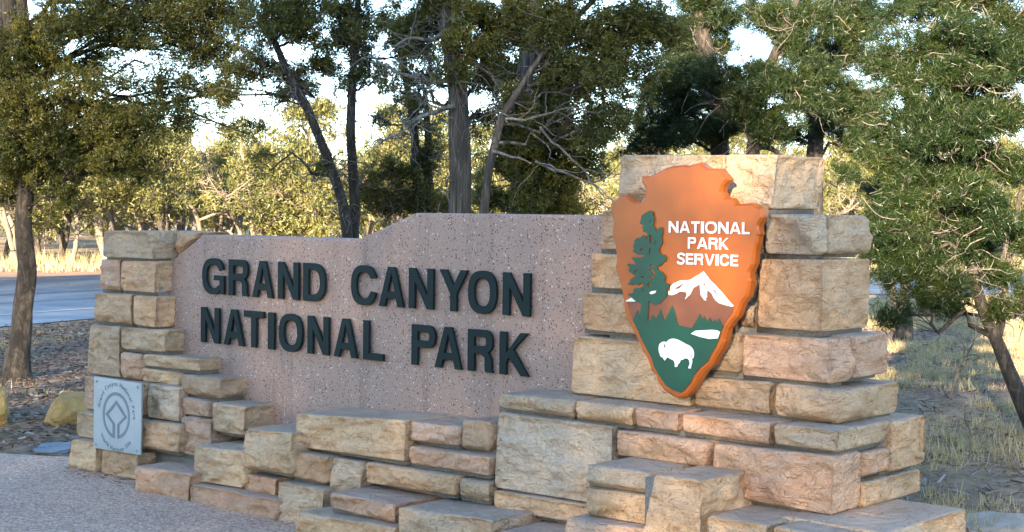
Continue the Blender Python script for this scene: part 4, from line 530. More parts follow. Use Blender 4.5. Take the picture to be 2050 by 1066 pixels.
def stone_mesh(q, v, d, seed, axis='front'):
    """rock-faced block: q = four (u,z) corners TL TR BR BL of its face, v = how far the face stands out, d = its depth"""
    rng = np.random.RandomState(seed)
    TL, TR, BR, BL = [np.array(c) for c in q]
    w = 0.5 * (np.linalg.norm(TR - TL) + np.linalg.norm(BR - BL)); h = 0.5 * (np.linalg.norm(TL - BL) + np.linalg.norm(TR - BR))
    s = 0.0108
    nx = max(6, int(w / s)); nz = max(6, int(h / s)); ny = max(6, int(min(d, .5) / (s * 1.5)))
    def face(fx, a, b):
        A, B = np.meshgrid(np.linspace(0, 1, a + 1), np.linspace(0, 1, b + 1))
        P = fx(A.ravel(), B.ravel())
        i = np.arange((a + 1) * (b + 1)).reshape(b + 1, a + 1)
        F = np.stack([i[:-1, :-1].ravel(), i[:-1, 1:].ravel(), i[1:, 1:].ravel(), i[1:, :-1].ravel()], 1)
        return P, F
    O = np.zeros_like
    st = lambda x, y, z: np.stack([x, y, z], 1)
    parts = [face(lambda a, b: st(a * w, O(a), b * h), nx, nz),              # front (y=0)
             face(lambda a, b: st(O(a) + w, a * d, b * h), ny, nz),           # right
             face(lambda a, b: st(O(a), (1 - a) * d, b * h), ny, nz),         # left
             face(lambda a, b: st(a * w, b * d, O(a) + h), nx, ny),           # top
             face(lambda a, b: st(a * w, (1 - b) * d, O(a)), nx, ny),         # bottom
             face(lambda a, b: st((1 - a) * w, O(a) + d, b * h), nx, nz)]     # back
    V = np.concatenate([p for p, f in parts]); Fs = []; o = 0
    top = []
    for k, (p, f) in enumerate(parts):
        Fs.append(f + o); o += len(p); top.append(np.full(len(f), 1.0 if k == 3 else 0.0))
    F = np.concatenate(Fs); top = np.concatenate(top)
    key = np.round(V * 4000).astype(np.int64)
    _, idx, inv = np.unique(key, axis=0, return_index=True, return_inverse=True)
    V = V[idx]; F = inv.ravel()[F]
    so = rng.rand(3) * 50
    # irregular worn arrises
    m = min(w, h)
    r = np.clip(0.003 + 0.015 * vnoise(V * 9 + so, seed) ** 2 + 0.012 * vnoise(V * 31 + so, seed + 5) ** 2, .003, m * .3)
    inner = np.stack([np.clip(V[:, 0], r, w - r), np.clip(V[:, 1], r, d - r), np.clip(V[:, 2], r, h - r)], 1)
    df = V - inner
    ln = np.linalg.norm(df, axis=1); ln[ln < 1e-9] = 1
    P = inner + df / ln[:, None] * r[:, None]
    # split rock face: conchoidal facets, bedding ledges, roughness
    def relief(a, b, A, B, sd):
        rg = np.random.RandomState(sd)
        e = np.minimum(np.minimum(a, A - a), np.minimum(b, B - b))
        wgt = np.clip(e / 0.022, 0, 1); wgt = wgt * wgt * (3 - 2 * wgt)
        pil = 0.007 * np.clip(e / 0.05, 0, 1) ** .6
        k = 5 + int(A * B * 70)
        cx, cz = rg.rand(k) * A, rg.rand(k) * B
        gx, gz = rg.uniform(-.15, .15, k), rg.uniform(-.26, .18, k)
        hh = rg.uniform(0, .012, k)
        wx = a + 0.04 * (vnoise(np.stack([a * 11, b * 11, 0 * a], 1) + sd, sd) - .5); wz = b + 0.04 * (vnoise(np.stack([a * 11, b * 11, 0 * a + 7], 1) + sd, sd) - .5)
        fac = np.min(hh[None] + gx[None] * (wx[:, None] - cx[None]) + gz[None] * (wz[:, None] - cz[None]), axis=1)
        fac = np.clip(fac + .012, -.020, .018)
        # flaked terraces: level patches ending in sharp little scarps
        def terr(n, levels, sharp):
            t = n * levels; fl = np.floor(t); f = np.clip((t - fl - sharp) / (1 - sharp), 0, 1)
            return (fl + f * f * (3 - 2 * f)) / levels
        t1 = terr(fbm(np.stack([a * 5.5, b * 8.5, 0 * a + 3], 1) + so, sd + 3, 3), 9, .72)
        t2 = terr(fbm(np.stack([a * 9, b * 26, 0 * a + 5], 1) + so, sd + 13, 3), 8, .75)
        flake = 0.095 * (t1 - .5) + 0.034 * (t2 - .5)
        rough = 0.006 * (fbm(np.stack([a * 55, b * 70, 0 * a], 1) + so, sd + 4, 2) - .5)
        # scallops broken out of the lower and upper edge
        nb = fbm(np.stack([a * 10, b * 10, 0 * a], 1) + so, sd + 6, 2)
        reach = .008 + .085 * np.clip(nb - .38, 0, 1) 
        lip = np.clip((reach - b) / .012, 0, 1)
        reach2 = .004 + .060 * np.clip(fbm(np.stack([a * 8, b * 8, 0 * a + 4], 1) + so, sd + 8, 2) - .48, 0, 1)
        lip2 = np.clip((reach2 - (B - b)) / .010, 0, 1)
        return np.maximum(wgt * (pil + fac + flake + rough) - .014 * lip - .008 * lip2, -.026)
    fr = np.clip(1 - P[:, 1] / .02, 0, 1)
    P[:, 1] -= fr * relief(V[:, 0], V[:, 2], w, h, seed + 1)
    rt = np.clip(1 - (w - P[:, 0]) / .02, 0, 1) * (1 - fr * 0.7)
    P[:, 0] += rt * relief(np.clip(V[:, 1], 0, d), V[:, 2], d, h, seed + 2) * .8
    tp = np.clip(1 - (h - P[:, 2]) / .02, 0, 1)
    P[:, 2] += tp * (0.006 * (fbm(V * np.array([9, 9, 1]) + so, seed + 7, 3) - .6))
    # map onto the real quad
    a = P[:, 0] / w; b = P[:, 2] / h
    UZ = (1 - b)[:, None] * ((1 - a)[:, None] * BL + a[:, None] * BR) + b[:, None] * ((1 - a)[:, None] * TL + a[:, None] * TR)
    if axis == 'front':
        W = np.stack([UZ[:, 0], -v + P[:, 1], UZ[:, 1]], 1)
    else:   # face looks along +u: q holds (-v, z), v holds u
        W = np.stack([v - P[:, 1], UZ[:, 0], UZ[:, 1]], 1)
    c = W.mean(0)
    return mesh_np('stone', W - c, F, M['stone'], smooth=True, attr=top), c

monument = empty('monument_sign', WALL_O, WALL_A)
prop(monument, 'stepped sandstone entrance monument with a concrete panel reading GRAND CANYON NATIONAL PARK', 'monument')
mort_boxes = []
rc = random.Random(11)
def add_stone(q, v, d, col, seed, axis='front'):
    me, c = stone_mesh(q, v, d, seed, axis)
    o = obj('stone', me, monument, tuple(c))
    t = TINT[col]; k = rc.uniform(.90, 1.1); k2 = rc.uniform(.94, 1.06)
    o.color = (t[0] * k * k2, t[1] * k, t[2] * k / k2, 1)
    return o
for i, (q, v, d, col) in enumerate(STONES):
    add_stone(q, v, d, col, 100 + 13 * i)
    us = [p[0] for p in q]; zt = min(q[0][1], q[1][1]); zb = max(q[2][1], q[3][1])
    j = rc.uniform(0, .009); j2 = rc.uniform(0, .006)
    mort_boxes.append((min(us[0], us[3]) - .020 + j2, min(us[1], us[2]) - .024 - j2, -v + .034 + j, -v + d - .02 - j, zb - .026 + j2, zt - .020 - j2))
# stones that show only their end on the right hand return of the pillar and its plinth: (v0,v1,z0,z1) at u
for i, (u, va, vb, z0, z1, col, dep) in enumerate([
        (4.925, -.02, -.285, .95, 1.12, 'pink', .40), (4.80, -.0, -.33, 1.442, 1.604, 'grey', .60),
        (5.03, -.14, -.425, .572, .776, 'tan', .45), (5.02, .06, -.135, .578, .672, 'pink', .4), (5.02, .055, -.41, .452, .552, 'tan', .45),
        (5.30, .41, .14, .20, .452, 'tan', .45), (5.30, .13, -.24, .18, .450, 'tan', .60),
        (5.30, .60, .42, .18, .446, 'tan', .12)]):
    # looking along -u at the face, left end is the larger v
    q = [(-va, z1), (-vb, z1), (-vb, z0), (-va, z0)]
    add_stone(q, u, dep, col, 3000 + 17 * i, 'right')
    j = rc.uniform(0, .008)
    mort_boxes.append((u - dep + .03, u - .040 - j, -va - .014, -vb - .02 - j, z0 - .022 + j, z1 - .022 - j))
# infill stone beside the cut corner of the panel
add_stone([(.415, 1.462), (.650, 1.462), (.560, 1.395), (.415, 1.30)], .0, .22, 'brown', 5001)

def boxes_mesh(name, bx, mat):
    V = []; F = []
    for (x0, x1, y0, y1, z0, z1) in bx:
        if x1 - x0 < .01 or z1 - z0 < .01: continue
        b = len(V)
        V += [(x0, y0, z0), (x1, y0, z0), (x1, y1, z0), (x0, y1, z0), (x0, y0, z1), (x1, y0, z1), (x1, y1, z1), (x0, y1, z1)]
        F += [tuple(b + k for k in f) for f in ((0, 1, 5, 4), (1, 2, 6, 5), (2, 3, 7, 6), (3, 0, 4, 7), (4, 5, 6, 7), (3, 2, 1, 0))]
    return mesh_np(name, V, F, mat)
# solid core behind the facing
mort_boxes += [(-.10, .36, -.08, .24, 0, 1.40), (3.85, 4.55, -.05, .26, .2, 1.80), (3.75, 4.78, -.071, .262, .2, 1.40), (3.5, 4.90, -.215, .33, .05, .74),
               (.1, 3.5, -.19, .15, -.05, .17), (1.95, 3.6, -.23, .12, -.05, .51), (3.4, 5.15, -.26, .20, -.05, .30), (3.3, 3.9, -.208, .1, .0, .60)]
prop(obj('mortar', boxes_mesh('mortar', mort_boxes, M['mortar']), monument), kind='stuff')

# flat shapes with thickness ----------------------------------------
def shape_mesh(name, loops, depth, mat, bevel=0.0, v0=0.0, res=0):
    """loops: closed outlines in (u,z); solid from v0 to v0+depth"""
    cu = bpy.data.curves.new(name, 'CURVE')
    cu.dimensions = '2D'; cu.fill_mode = 'BOTH'
    cu.extrude = depth / 2 - bevel
    cu.bevel_depth = bevel; cu.bevel_resolution = res
    cu.offset = -bevel
    for lp in loops:
        sp = cu.splines.new('POLY')
        sp.points.add(len(lp) - 1)
        for p, (x, y) in zip(sp.points, lp): p.co = (x, y, 0, 1)
        sp.use_cyclic_u = True
    ob = bpy.data.objects.new(name, cu)
    me = bpy.data.meshes.new_from_object(ob)
    bpy.data.objects.remove(ob); bpy.data.curves.remove(cu)
    me.name = name
    n = len(me.vertices)
    co = np.empty(n * 3, np.float32); me.vertices.foreach_get('co', co); co = co.reshape(-1, 3)
    co = np.stack([co[:, 0], -(v0 + depth / 2 + co[:, 2]), co[:, 1]], 1)
    me.vertices.foreach_set('co', co.ravel().astype(np.float32))
    me.materials.clear(); me.materials.append(mat)
    me.polygons.foreach_set('use_smooth', np.zeros(len(me.polygons), dtype=bool))
    me.update()
    return me

panel = obj('panel', shape_mesh('panel', [[(.30, .28), (3.9, .28), (3.9, 1.590), (2.440, 1.590), (2.425, 1.588), (2.012, 1.449), (2.0, 1.447), (.668, 1.447), (.655, 1.441), (.402, 1.305), (.30, 1.30)]], .24, M['panel'], .016, -.24, 1), monument)

# ------------------------------------------------------------------ lettering
def ell(cx, cy, rx, ry, a0, a1, n=18, p=2.5):
    o = []
    for k in range(n + 1):
        a = math.radians(a0 + (a1 - a0) * k / n)
        c, s = math.cos(a), math.sin(a)
        o.append((cx + rx * math.copysign(abs(c) ** (2 / p), c), cy + ry * math.copysign(abs(s) ** (2 / p), s)))
    return o
def glyph(ch, w, h, t, th):
    if ch == 'I': return [[(0, 0), (w, 0), (w, h), (0, h)]]
    if ch == 'T': return [[((w - t) / 2, 0), ((w + t) / 2, 0), ((w + t) / 2, h - th), (w, h - th), (w, h), (0, h), (0, h - th), ((w - t) / 2, h - th)]]
    if ch == 'L': return [[(0, 0), (w, 0), (w, th), (t, th), (t, h), (0, h)]]
    if ch == 'E': return [[(0, 0), (w, 0), (w, th), (t, th), (t, (h - th) / 2), (w * .92, (h - th) / 2), (w * .92, (h + th) / 2), (t, (h + th) / 2), (t, h - th), (w * .98, h - th), (w * .98, h), (0, h)]]
    if ch == 'V': a = t * .55; return [[(w / 2 - a, 0), (w / 2 + a, 0), (w, h), (w - t * 1.05, h), (w / 2, t * .9), (t * 1.05, h), (0, h)]]
    if ch == 'A':
        a = t * .58; zb, zt = h * .20, h * .20 + th; ap = h * .84
        il = lambda z: t * 1.02 + (w / 2 - t * 1.02) * z / ap
        return [[(0, 0), (t * 1.02, 0), (il(zb), zb), (w - il(zb), zb), (w - t * 1.02, 0), (w, 0), (w / 2 + a, h), (w / 2 - a, h)],
                [(il(zt), zt), (w / 2, ap), (w - il(zt), zt)]]
    if ch == 'N':
        k = h * .34
        return [[(0, 0), (t * .98, 0), (t * .98, h - k), (w - t * 1.02, 0), (w, 0), (w, h), (w - t * .98, h), (w - t * .98, k), (t * 1.02, h), (0, h)]]
    if ch == 'Y':
        m = h * .42
        return [[((w - t) / 2, 0), ((w + t) / 2, 0), ((w + t) / 2, m), (w, h), (w - t * 1.1, h), (w / 2, m + t * .95), (t * 1.1, h), (0, h), ((w - t) / 2, m)]]
    if ch == 'K':
        return [[(0, 0), (t, 0), (t, h * .30), (t * 1.35, h * .40), (w - t * 1.12, 0), (w, 0), (t * 2.0, h * .60), (w * .97, h), (w - t * 1.2, h), (t, h * .52), (t, h), (0, h)]]
    if ch == 'O':
        return [ell(w / 2, h / 2, w / 2, h / 2 * 1.02, 0, 352, 44), ell(w / 2, h / 2, w / 2 - t * .95, h / 2 - th * .95, 0, 352, 44)]
    if ch == 'D':
        r = w * .62
        return [[(0, 0)] + ell(w - r, h / 2, r, h / 2, -90, 90, 20, 2.6) + [(0, h)], [(t, th)] + ell(w - r, h / 2, r - t * .97, h / 2 - th, -90, 90, 20, 2.6) + [(t, h - th)]]
    if ch == 'P' or ch == 'R':
        zb = h * .44 if ch == 'P' else h * .45
        r = (h - zb) / 2; cx = w * (1.0 if ch == 'P' else .97) - r * .95
        bowl = ell(cx, zb + r, r * .95, r, -90, 90, 14, 2.4)
        hole = [(t, zb + th)] + ell(cx, zb + r, max(r * .95 - t * .95, .1 * r), r - th, -90, 90, 12, 2.4) + [(t, h - th)]
        if ch == 'P': return [[(0, 0), (t, 0), (t, zb)] + bowl + [(0, h)], hole]
        hole = [(t, zb + th * .85)] + hole[1:]
        xr = w * .93
        leg = [(t, zb - th * .15), (w * .50, zb - th * .15), (w * .60, zb - th * .35), (xr - t, zb - .10 * h), (xr - t * .98, .07 * h), (xr - t * .85, 0), (w, 0), (w, .02 * h), (xr + t * .02, .08 * h), (xr, zb - .12 * h), (w * .84, zb - .01 * h), (w * .80, zb + .02 * h)]
        bw = [p for p in bowl if p[0] > w * .80 and p[1] > zb + .03 * h] + [p for p in bowl if p[0] <= w * .80 and p[1] > zb + r]
        return [[(0, 0), (t, 0)] + leg + bw + [(0, h)], hole]
    if ch == 'C':
        o = ell(w / 2, h / 2, w / 2, h / 2 * 1.02, 40, 320, 40, 2.5); i = ell(w / 2, h / 2, w / 2 - t * .95, h / 2 - th * .95, 318, 42, 36, 2.5)
        return [[(w * .985, h * .70), (w * .95, h * .80)] + o[1:-1] + [(w * .95, h * .20), (w * .99, h * .32), (w - t * .95, h * .35)] + i[1:-1] + [(w - t * .95, h * .67)]]
    if ch == 'G':
        o = ell(w / 2, h / 2, w / 2, h / 2 * 1.02, 40, 292, 38, 2.5); i = ell(w / 2, h / 2, w / 2 - t * .95, h / 2 - th * .95, 322, 42, 34, 2.5)
        return [[(w * .97, h * .71), (w * .94, h * .80)] + o[1:-1] + [(w * .78, h * .07), (w * .83, h * .10), (w * .86, 0), (w, 0), (w, h * .53), (w * .54, h * .53), (w * .54, h * .39), (w - t * .9, h * .39), (w - t * .92, h * .27)] + i[1:-1] + [(w - t * .95, h * .66)]]
    if ch == 'S':
        c = [(.95, .77), (.80, .90), (.5, .945), (.22, .88), (.13, .73), (.25, .60), (.5, .53), (.76, .45), (.88, .28), (.78, .11), (.5, .055), (.2, .10), (.05, .23)]
        P = [Vector((x * w, y * h, 0)) for x, y in c]
        fine = []
        for k in range(len(P) - 1):
            p0 = P[max(k - 1, 0)]; p1 = P[k]; p2 = P[k + 1]; p3 = P[min(k + 2, len(P) - 1)]
            for t_ in (0, .33, .66):
                fine.append(0.5 * ((2 * p1) + (-p0 + p2) * t_ + (2 * p0 - 5 * p1 + 4 * p2 - p3) * t_ ** 2 + (-p0 + 3 * p1 - 3 * p2 + p3) * t_ ** 3))
        fine.append(P[-1])
        L = []; R_ = []
        for k, p in enumerate(fine):
            d = (fine[min(k + 1, len(fine) - 1)] - fine[max(k - 1, 0)]).normalized(); n = Vector((-d.y, d.x, 0)) * (t * .46)
            L.append((p + n)[:2]); R_.append((p - n)[:2])
        return [L + R_[::-1]]

ROWS = [('GRAND', 1.107, [(.708, .912), (.954, 1.133), (1.168, 1.349), (1.392, 1.567), (1.605, 1.785)]),
        ('CANYON', 1.107, [(1.990, 2.183), (2.203, 2.385), (2.422, 2.597), (2.640, 2.832), (2.835, 3.022), (3.062, 3.236)]),
        ('NATIONAL', .822, [(.697, .869), (.912, 1.096), (1.096, 1.270), (1.308, 1.362), (1.403, 1.600), (1.643, 1.816), (1.857, 2.040), (2.086, 2.238)]),
        ('PARK', .822, [(2.445, 2.613), (2.610, 2.795), (2.836, 3.005), (3.046, 3.232)])]
for word, z0, spans in ROWS:
    for ch, (a, b) in zip(word, spans):
        g = glyph(ch, b - a, .205, .0445 if ch != 'I' else .05, .036)
        me = shape_mesh('letter', [[(x + a, y + z0) for x, y in lp] for lp in g], .017, M['letter'], .0018, .012)
        obj('letter', me, panel)

# ------------------------------------------------------------------ arrowhead sign (hangs on the pillar)
arrow = empty('arrowhead_sign', WALL_O, WALL_A)
prop(arrow, 'brown arrowhead board lettered NATIONAL PARK SERVICE with white mountain and bison on the pillar', 'sign')
AV = .175; AD = .055
obj('board', shape_mesh('board', [ARROW], AD, M['brown_board'], .0095, AV, 0), arrow)
def layer(name, loops, mat, k, parent=arrow):
    return obj(name, shape_mesh(name, loops, .0022, mat, 0, AV + AD + .0004 + .0026 * k), parent)
layer('hill', [BROWN], M['brown_hill'], 0)
layer('snow_cap', [SNOW], M['white_paint'], 1)
layer('forest', [GREEN], M['green_paint'], 1.05)
layer('tree_emblem', [TREE] + TREE_HOLES, M['green_paint'], 2)
for i, p in enumerate(SNOW_BITS): layer(('snow_patch', 'snow_patch', 'lake')[i], [p], M['white_paint'], 3)
for p in ROCK_BITS: layer('rock_patch', [p], M['brown_hill'], 2.1)
layer('bison', [BISON], M['white_paint'], 2.6)
layer('bison_horn', [HORN], M['green_paint'], 3.6)
for word, a, b, z0, h in NPS_TEXT:
    rel = dict(N=.80, A=.84, T=.68, I=.24, O=.92, L=.58, P=.66, R=.72, K=.76, S=.62, E=.60, V=.78, C=.72)
    gap = .10
    tot = sum(rel[c] for c in word) + gap * (len(word) - 1)
    k = (b - a) / tot; x = a
    # straight stroke weight follows the letter height
    for c in word:
        g = glyph(c, rel[c] * k, h, h * .21, h * .185)
        layer('lettering', [[(px + x, py + z0) for px, py in lp] for lp in g], M['white_paint'], 1.3)
        x += (rel[c] + gap) * k

# ------------------------------------------------------------------ heritage plaque (screwed to the left pier)
plaque = empty('plaque', WALL_O, WALL_A)
prop(plaque, 'small grey metal plaque with diamond emblem reading Grand Canyon National Park World Heritage Site', 'plaque')
PV = .335
obj('plate', shape_mesh('plate', [PLAQUE[::-1]], .012, M['plaque'], .002, PV, 0), plaque)
TLc, TRc, BRc, BLc = [Vector(p) for p in PLAQUE]
def pq(a, b):      # plaque coordinates 0..1 (b up)
    p = (TLc * (1 - a) + TRc * a) * b + (BLc * (1 - a) + BRc * a) * (1 - b)
    return (p.x, p.y)
pw_ = (TRc - TLc).length; ph_ = (TLc - BLc).length
def pcirc(r0, a0, a1, n=30): return [pq(.485 + r0 * math.cos(math.radians(a0 + (a1 - a0) * k / n)) , .50 + r0 * pw_ / ph_ * math.sin(math.radians(a0 + (a1 - a0) * k / n)) ) for k in range(n + 1)]
def player(loops, name='engraving', mat='engrave', k=0):
    obj(name, shape_mesh(name, loops, .0012, M[mat], 0, PV + .0122 + .0014 * k), plaque)
# ring open at the foot, running into a square on its point
s_ = .034
ring = pcirc(.285, -83, 263, 44) + [pq(.485 - .028, .33), ]
ring_in = pcirc(.248, 261, -81, 44)
player([pcirc(.288, -84, 264, 44) + pcirc(.248, 264, -84, 44)])
dm = lambda dx, dy: pq(.485 + dx, .50 + dy)
player([[dm(-.030, -.290), dm(-.030, -.118), dm(-.170, .0), dm(0, .160), dm(.170, .0), dm(.030, -.118), dm(.030, -.290), dm(.068, -.290), dm(.068, -.128), dm(.225, .0), dm(0, .212), dm(-.225, .0), dm(-.068, -.128), dm(-.068, -.290)]], k=1)
for (a, b) in ((.06, .94), (.92, .94), (.05, .055), (.92, .055)):
    c = pq(a, b)
    obj('screw', shape_mesh('screw', [[(c[0] + .008 * math.cos(t * .524), c[1] + .008 * math.sin(t * .524)) for t in range(12)]], .006, M['screw'], .002, PV + .0121, 1), plaque)
def text_arc(txt, r, a_mid, size, flip):
    """letters set one by one round the emblem"""
    cw = {' ': .45, 'i': .3, 'l': .3, 't': .38, 'r': .42, 'W': .95, 'I': .35, 'C': .75, 'G': .8, 'N': .75, 'P': .68, 'H': .75, 'S': .68}
    ws = [cw.get(c, .58) for c in txt]; tot = sum(ws) * size
    ang = -tot / 2
    for c, w in zip(txt, ws):
        mid = ang + w * size / 2; ang += w * size
        if c == ' ': continue
        th = mid / r
        if not flip: a = math.radians(a_mid) - th; rot = a - math.pi / 2
        else: a = math.radians(a_mid) + th; rot = a + math.pi / 2
        cu = bpy.data.curves.new('t', 'FONT'); cu.body = c; cu.size = size; cu.align_x = 'CENTER'; cu.extrude = .0006; cu.offset = .0006
        ob = bpy.data.objects.new('t', cu); me = bpy.data.meshes.new_from_object(ob)
        bpy.data.objects.remove(ob); bpy.data.curves.remove(cu)
        if len(me.vertices) == 0: continue
        ctr = pq(.485, .50)
        co = np.empty(len(me.vertices) * 3, np.float32); me.vertices.foreach_get('co', co); co = co.reshape(-1, 3)
        x = co[:, 0] * math.cos(rot) - co[:, 1] * math.sin(rot) + ctr[0] + r * math.cos(a)
        z = co[:, 0] * math.sin(rot) + co[:, 1] * math.cos(rot) + ctr[1] + r * 1.03 * math.sin(a)
        me.vertices.foreach_set('co', np.stack([x, -(PV + .0129 + co[:, 2]), z], 1).ravel().astype(np.float32))
        me.name = 'lettering'; me.materials.clear(); me.materials.append(M['engrave']); me.update()
        obj('lettering', me, plaque)
text_arc('Grand Canyon National Park', pw_ * .350, 84, .036, False)
text_arc('World Heritage Site', pw_ * .425, -92, .036, True)

# ------------------------------------------------------------------ boulders, slab, edging rock
def rock_mesh(name, dims, seed, mat):
    bm = bmesh.new()
    bmesh.ops.create_icosphere(bm, subdivisions=5, radius=1)
    V = np.array([v.co[:] for v in bm.verts])
    rg = np.random.RandomState(seed)
    k = 14
    nn = rg.randn(k, 3); nn /= np.linalg.norm(nn, axis=1)[:, None]
    hh = rg.uniform(.62, .95, k)
    dd = np.max((V @ nn.T) / hh[None], axis=1)
    V = V / np.maximum(dd, .9)[:, None]
    V *= (1 + .30 * (fbm(V * 3 + seed, seed, 4) - .5))[:, None]
    V *= np.array(dims)
    for v, c in zip(bm.verts, V): v.co = c
    for f in bm.faces: f.smooth = True
    me = bpy.data.meshes.new(name); bm.to_mesh(me); bm.free()
    me.materials.append(mat)
    return me
b = obj('boulder', rock_mesh('boulder', (.24, .22, .20), 3, M['yellow_rock']), None, (-3.88, 11.0, .07)); prop(b, 'ochre yellow boulder cut by the left edge of the picture', 'boulder', 'ochre boulders beside the path')
b = obj('boulder', rock_mesh('boulder', (.30, .22, .17), 8, M['yellow_rock']), None, (-3.20, 11.05, .07)); prop(b, 'low ochre yellow boulder right beside the left stone pier', 'boulder', 'ochre boulders beside the path')
b = obj('flagstone', rock_mesh('flagstone', (.20, .24, .03), 5, M['slab']), None, (-2.96, 9.82, .012)); prop(b, 'blue grey flat slab lying at the foot of the left pier', 'flagstone')
b = obj('edging_rock', rock_mesh('edging_rock', (.50, .20, .075), 21, M['pale_rock']), None, (2.60, 7.72, .0)); prop(b, 'pale rough rock on the ground at the bottom right corner', 'rock')

# ------------------------------------------------------------------ trees
def tubes(polys, sides):
    """polys: list of (pts (n,3), radii (n,)) -> verts, quads"""
    Vs = []; Fs = []; o = 0
    ang = np.arange(sides) * 2 * np.pi / sides
    ca, sa = np.cos(ang), np.sin(ang)
    for P, r in polys:
        n = len(P)
        T = np.gradient(P, axis=0); T /= (np.linalg.norm(T, axis=1)[:, None] + 1e-9)
        ref = np.array([1.0, 0.13, 0.02]) if abs(T[0, 0]) < .8 else np.array([0.1, 1.0, .05])
        A = np.cross(T, ref); A /= (np.linalg.norm(A, axis=1)[:, None] + 1e-9)
        B = np.cross(T, A)
        rr = r if r.ndim == 2 else r[:, None] * np.ones(sides)[None]
        V = P[:, None, :] + rr[:, :, None] * (ca[None, :, None] * A[:, None, :] + sa[None, :, None] * B[:, None, :])
        Vs.append(V.reshape(-1, 3))
        i = np.arange(n * sides).reshape(n, sides) + o
        j = np.roll(i, -1, axis=1)
        Fs.append(np.stack([i[:-1].ravel(), j[:-1].ravel(), j[1:].ravel(), i[1:].ravel()], 1))
        o += n * sides
    return np.concatenate(Vs), np.concatenate(Fs)

def batch_tubes(P, r, sides=3):
    """P (N,k,3), r (N,k)"""
    n, k, _ = P.shape
    T = np.gradient(P, axis=1); T /= (np.linalg.norm(T, axis=2)[:, :, None] + 1e-9)
    ref = np.array([.31, .17, .93])
    A = np.cross(T, ref); A /= (np.linalg.norm(A, axis=2)[:, :, None] + 1e-9)
    B = np.cross(T, A)
    ang = np.arange(sides) * 2 * np.pi / sides
    V = P[:, :, None, :] + r[:, :, None, None] * (np.cos(ang)[None, None, :, None] * A[:, :, None, :] + np.sin(ang)[None, None, :, None] * B[:, :, None, :])
    i = np.arange(n * k * sides).reshape(n, k, sides)
    j = np.roll(i, -1, axis=2)
    F = np.stack([i[:, :-1].ravel(), j[:, :-1].ravel(), j[:, 1:].ravel(), i[:, 1:].ravel()], 1)
    return V.reshape(-1, 3), F

def leaves(sites, dirs, k, length, width, spread, jit, rng, base_tint, tint_amp=.55):
    m = len(sites)
    S = np.repeat(sites, k, axis=0); D = np.repeat(dirs, k, axis=0); t0 = np.repeat(base_tint, k)
    D = D + rng.normal(0, spread, D.shape); D /= (np.linalg.norm(D, axis=1)[:, None] + 1e-9)
    S = S + rng.normal(0, jit, S.shape)
    L = length * rng.uniform(.6, 1.3, len(S))
    sd = np.cross(D, rng.normal(0, 1, D.shape)); sd /= (np.linalg.norm(sd, axis=1)[:, None] + 1e-9)
    Wd = width * rng.uniform(.7, 1.3, len(S)) / 2
    V = np.stack([S - sd * Wd[:, None], S + sd * Wd[:, None], S + D * L[:, None]], 1).reshape(-1, 3)
    F = np.arange(len(V)).reshape(-1, 3)
    t = np.clip(t0 * (1 - tint_amp) + rng.uniform(0, 1, len(S)) * tint_amp, 0, 1)
    return V, F, t

def resample(P, r, step):
    P = np.asarray(P, float); r = np.asarray(r, float)
    d = np.r_[0, np.cumsum(np.linalg.norm(np.diff(P, axis=0), axis=1))]
    n = max(4, int(d[-1] / step) + 1)
    s = np.linspace(0, d[-1], n)
    # smooth by Catmull-like cubic: linear then a couple of averaging passes
    Q = np.stack([np.interp(s, d, P[:, k]) for k in range(3)], 1)
    for _ in range(2):
        Q[1:-1] = .25 * Q[:-2] + .5 * Q[1:-1] + .25 * Q[2:]
    return Q, np.interp(s, d, r)

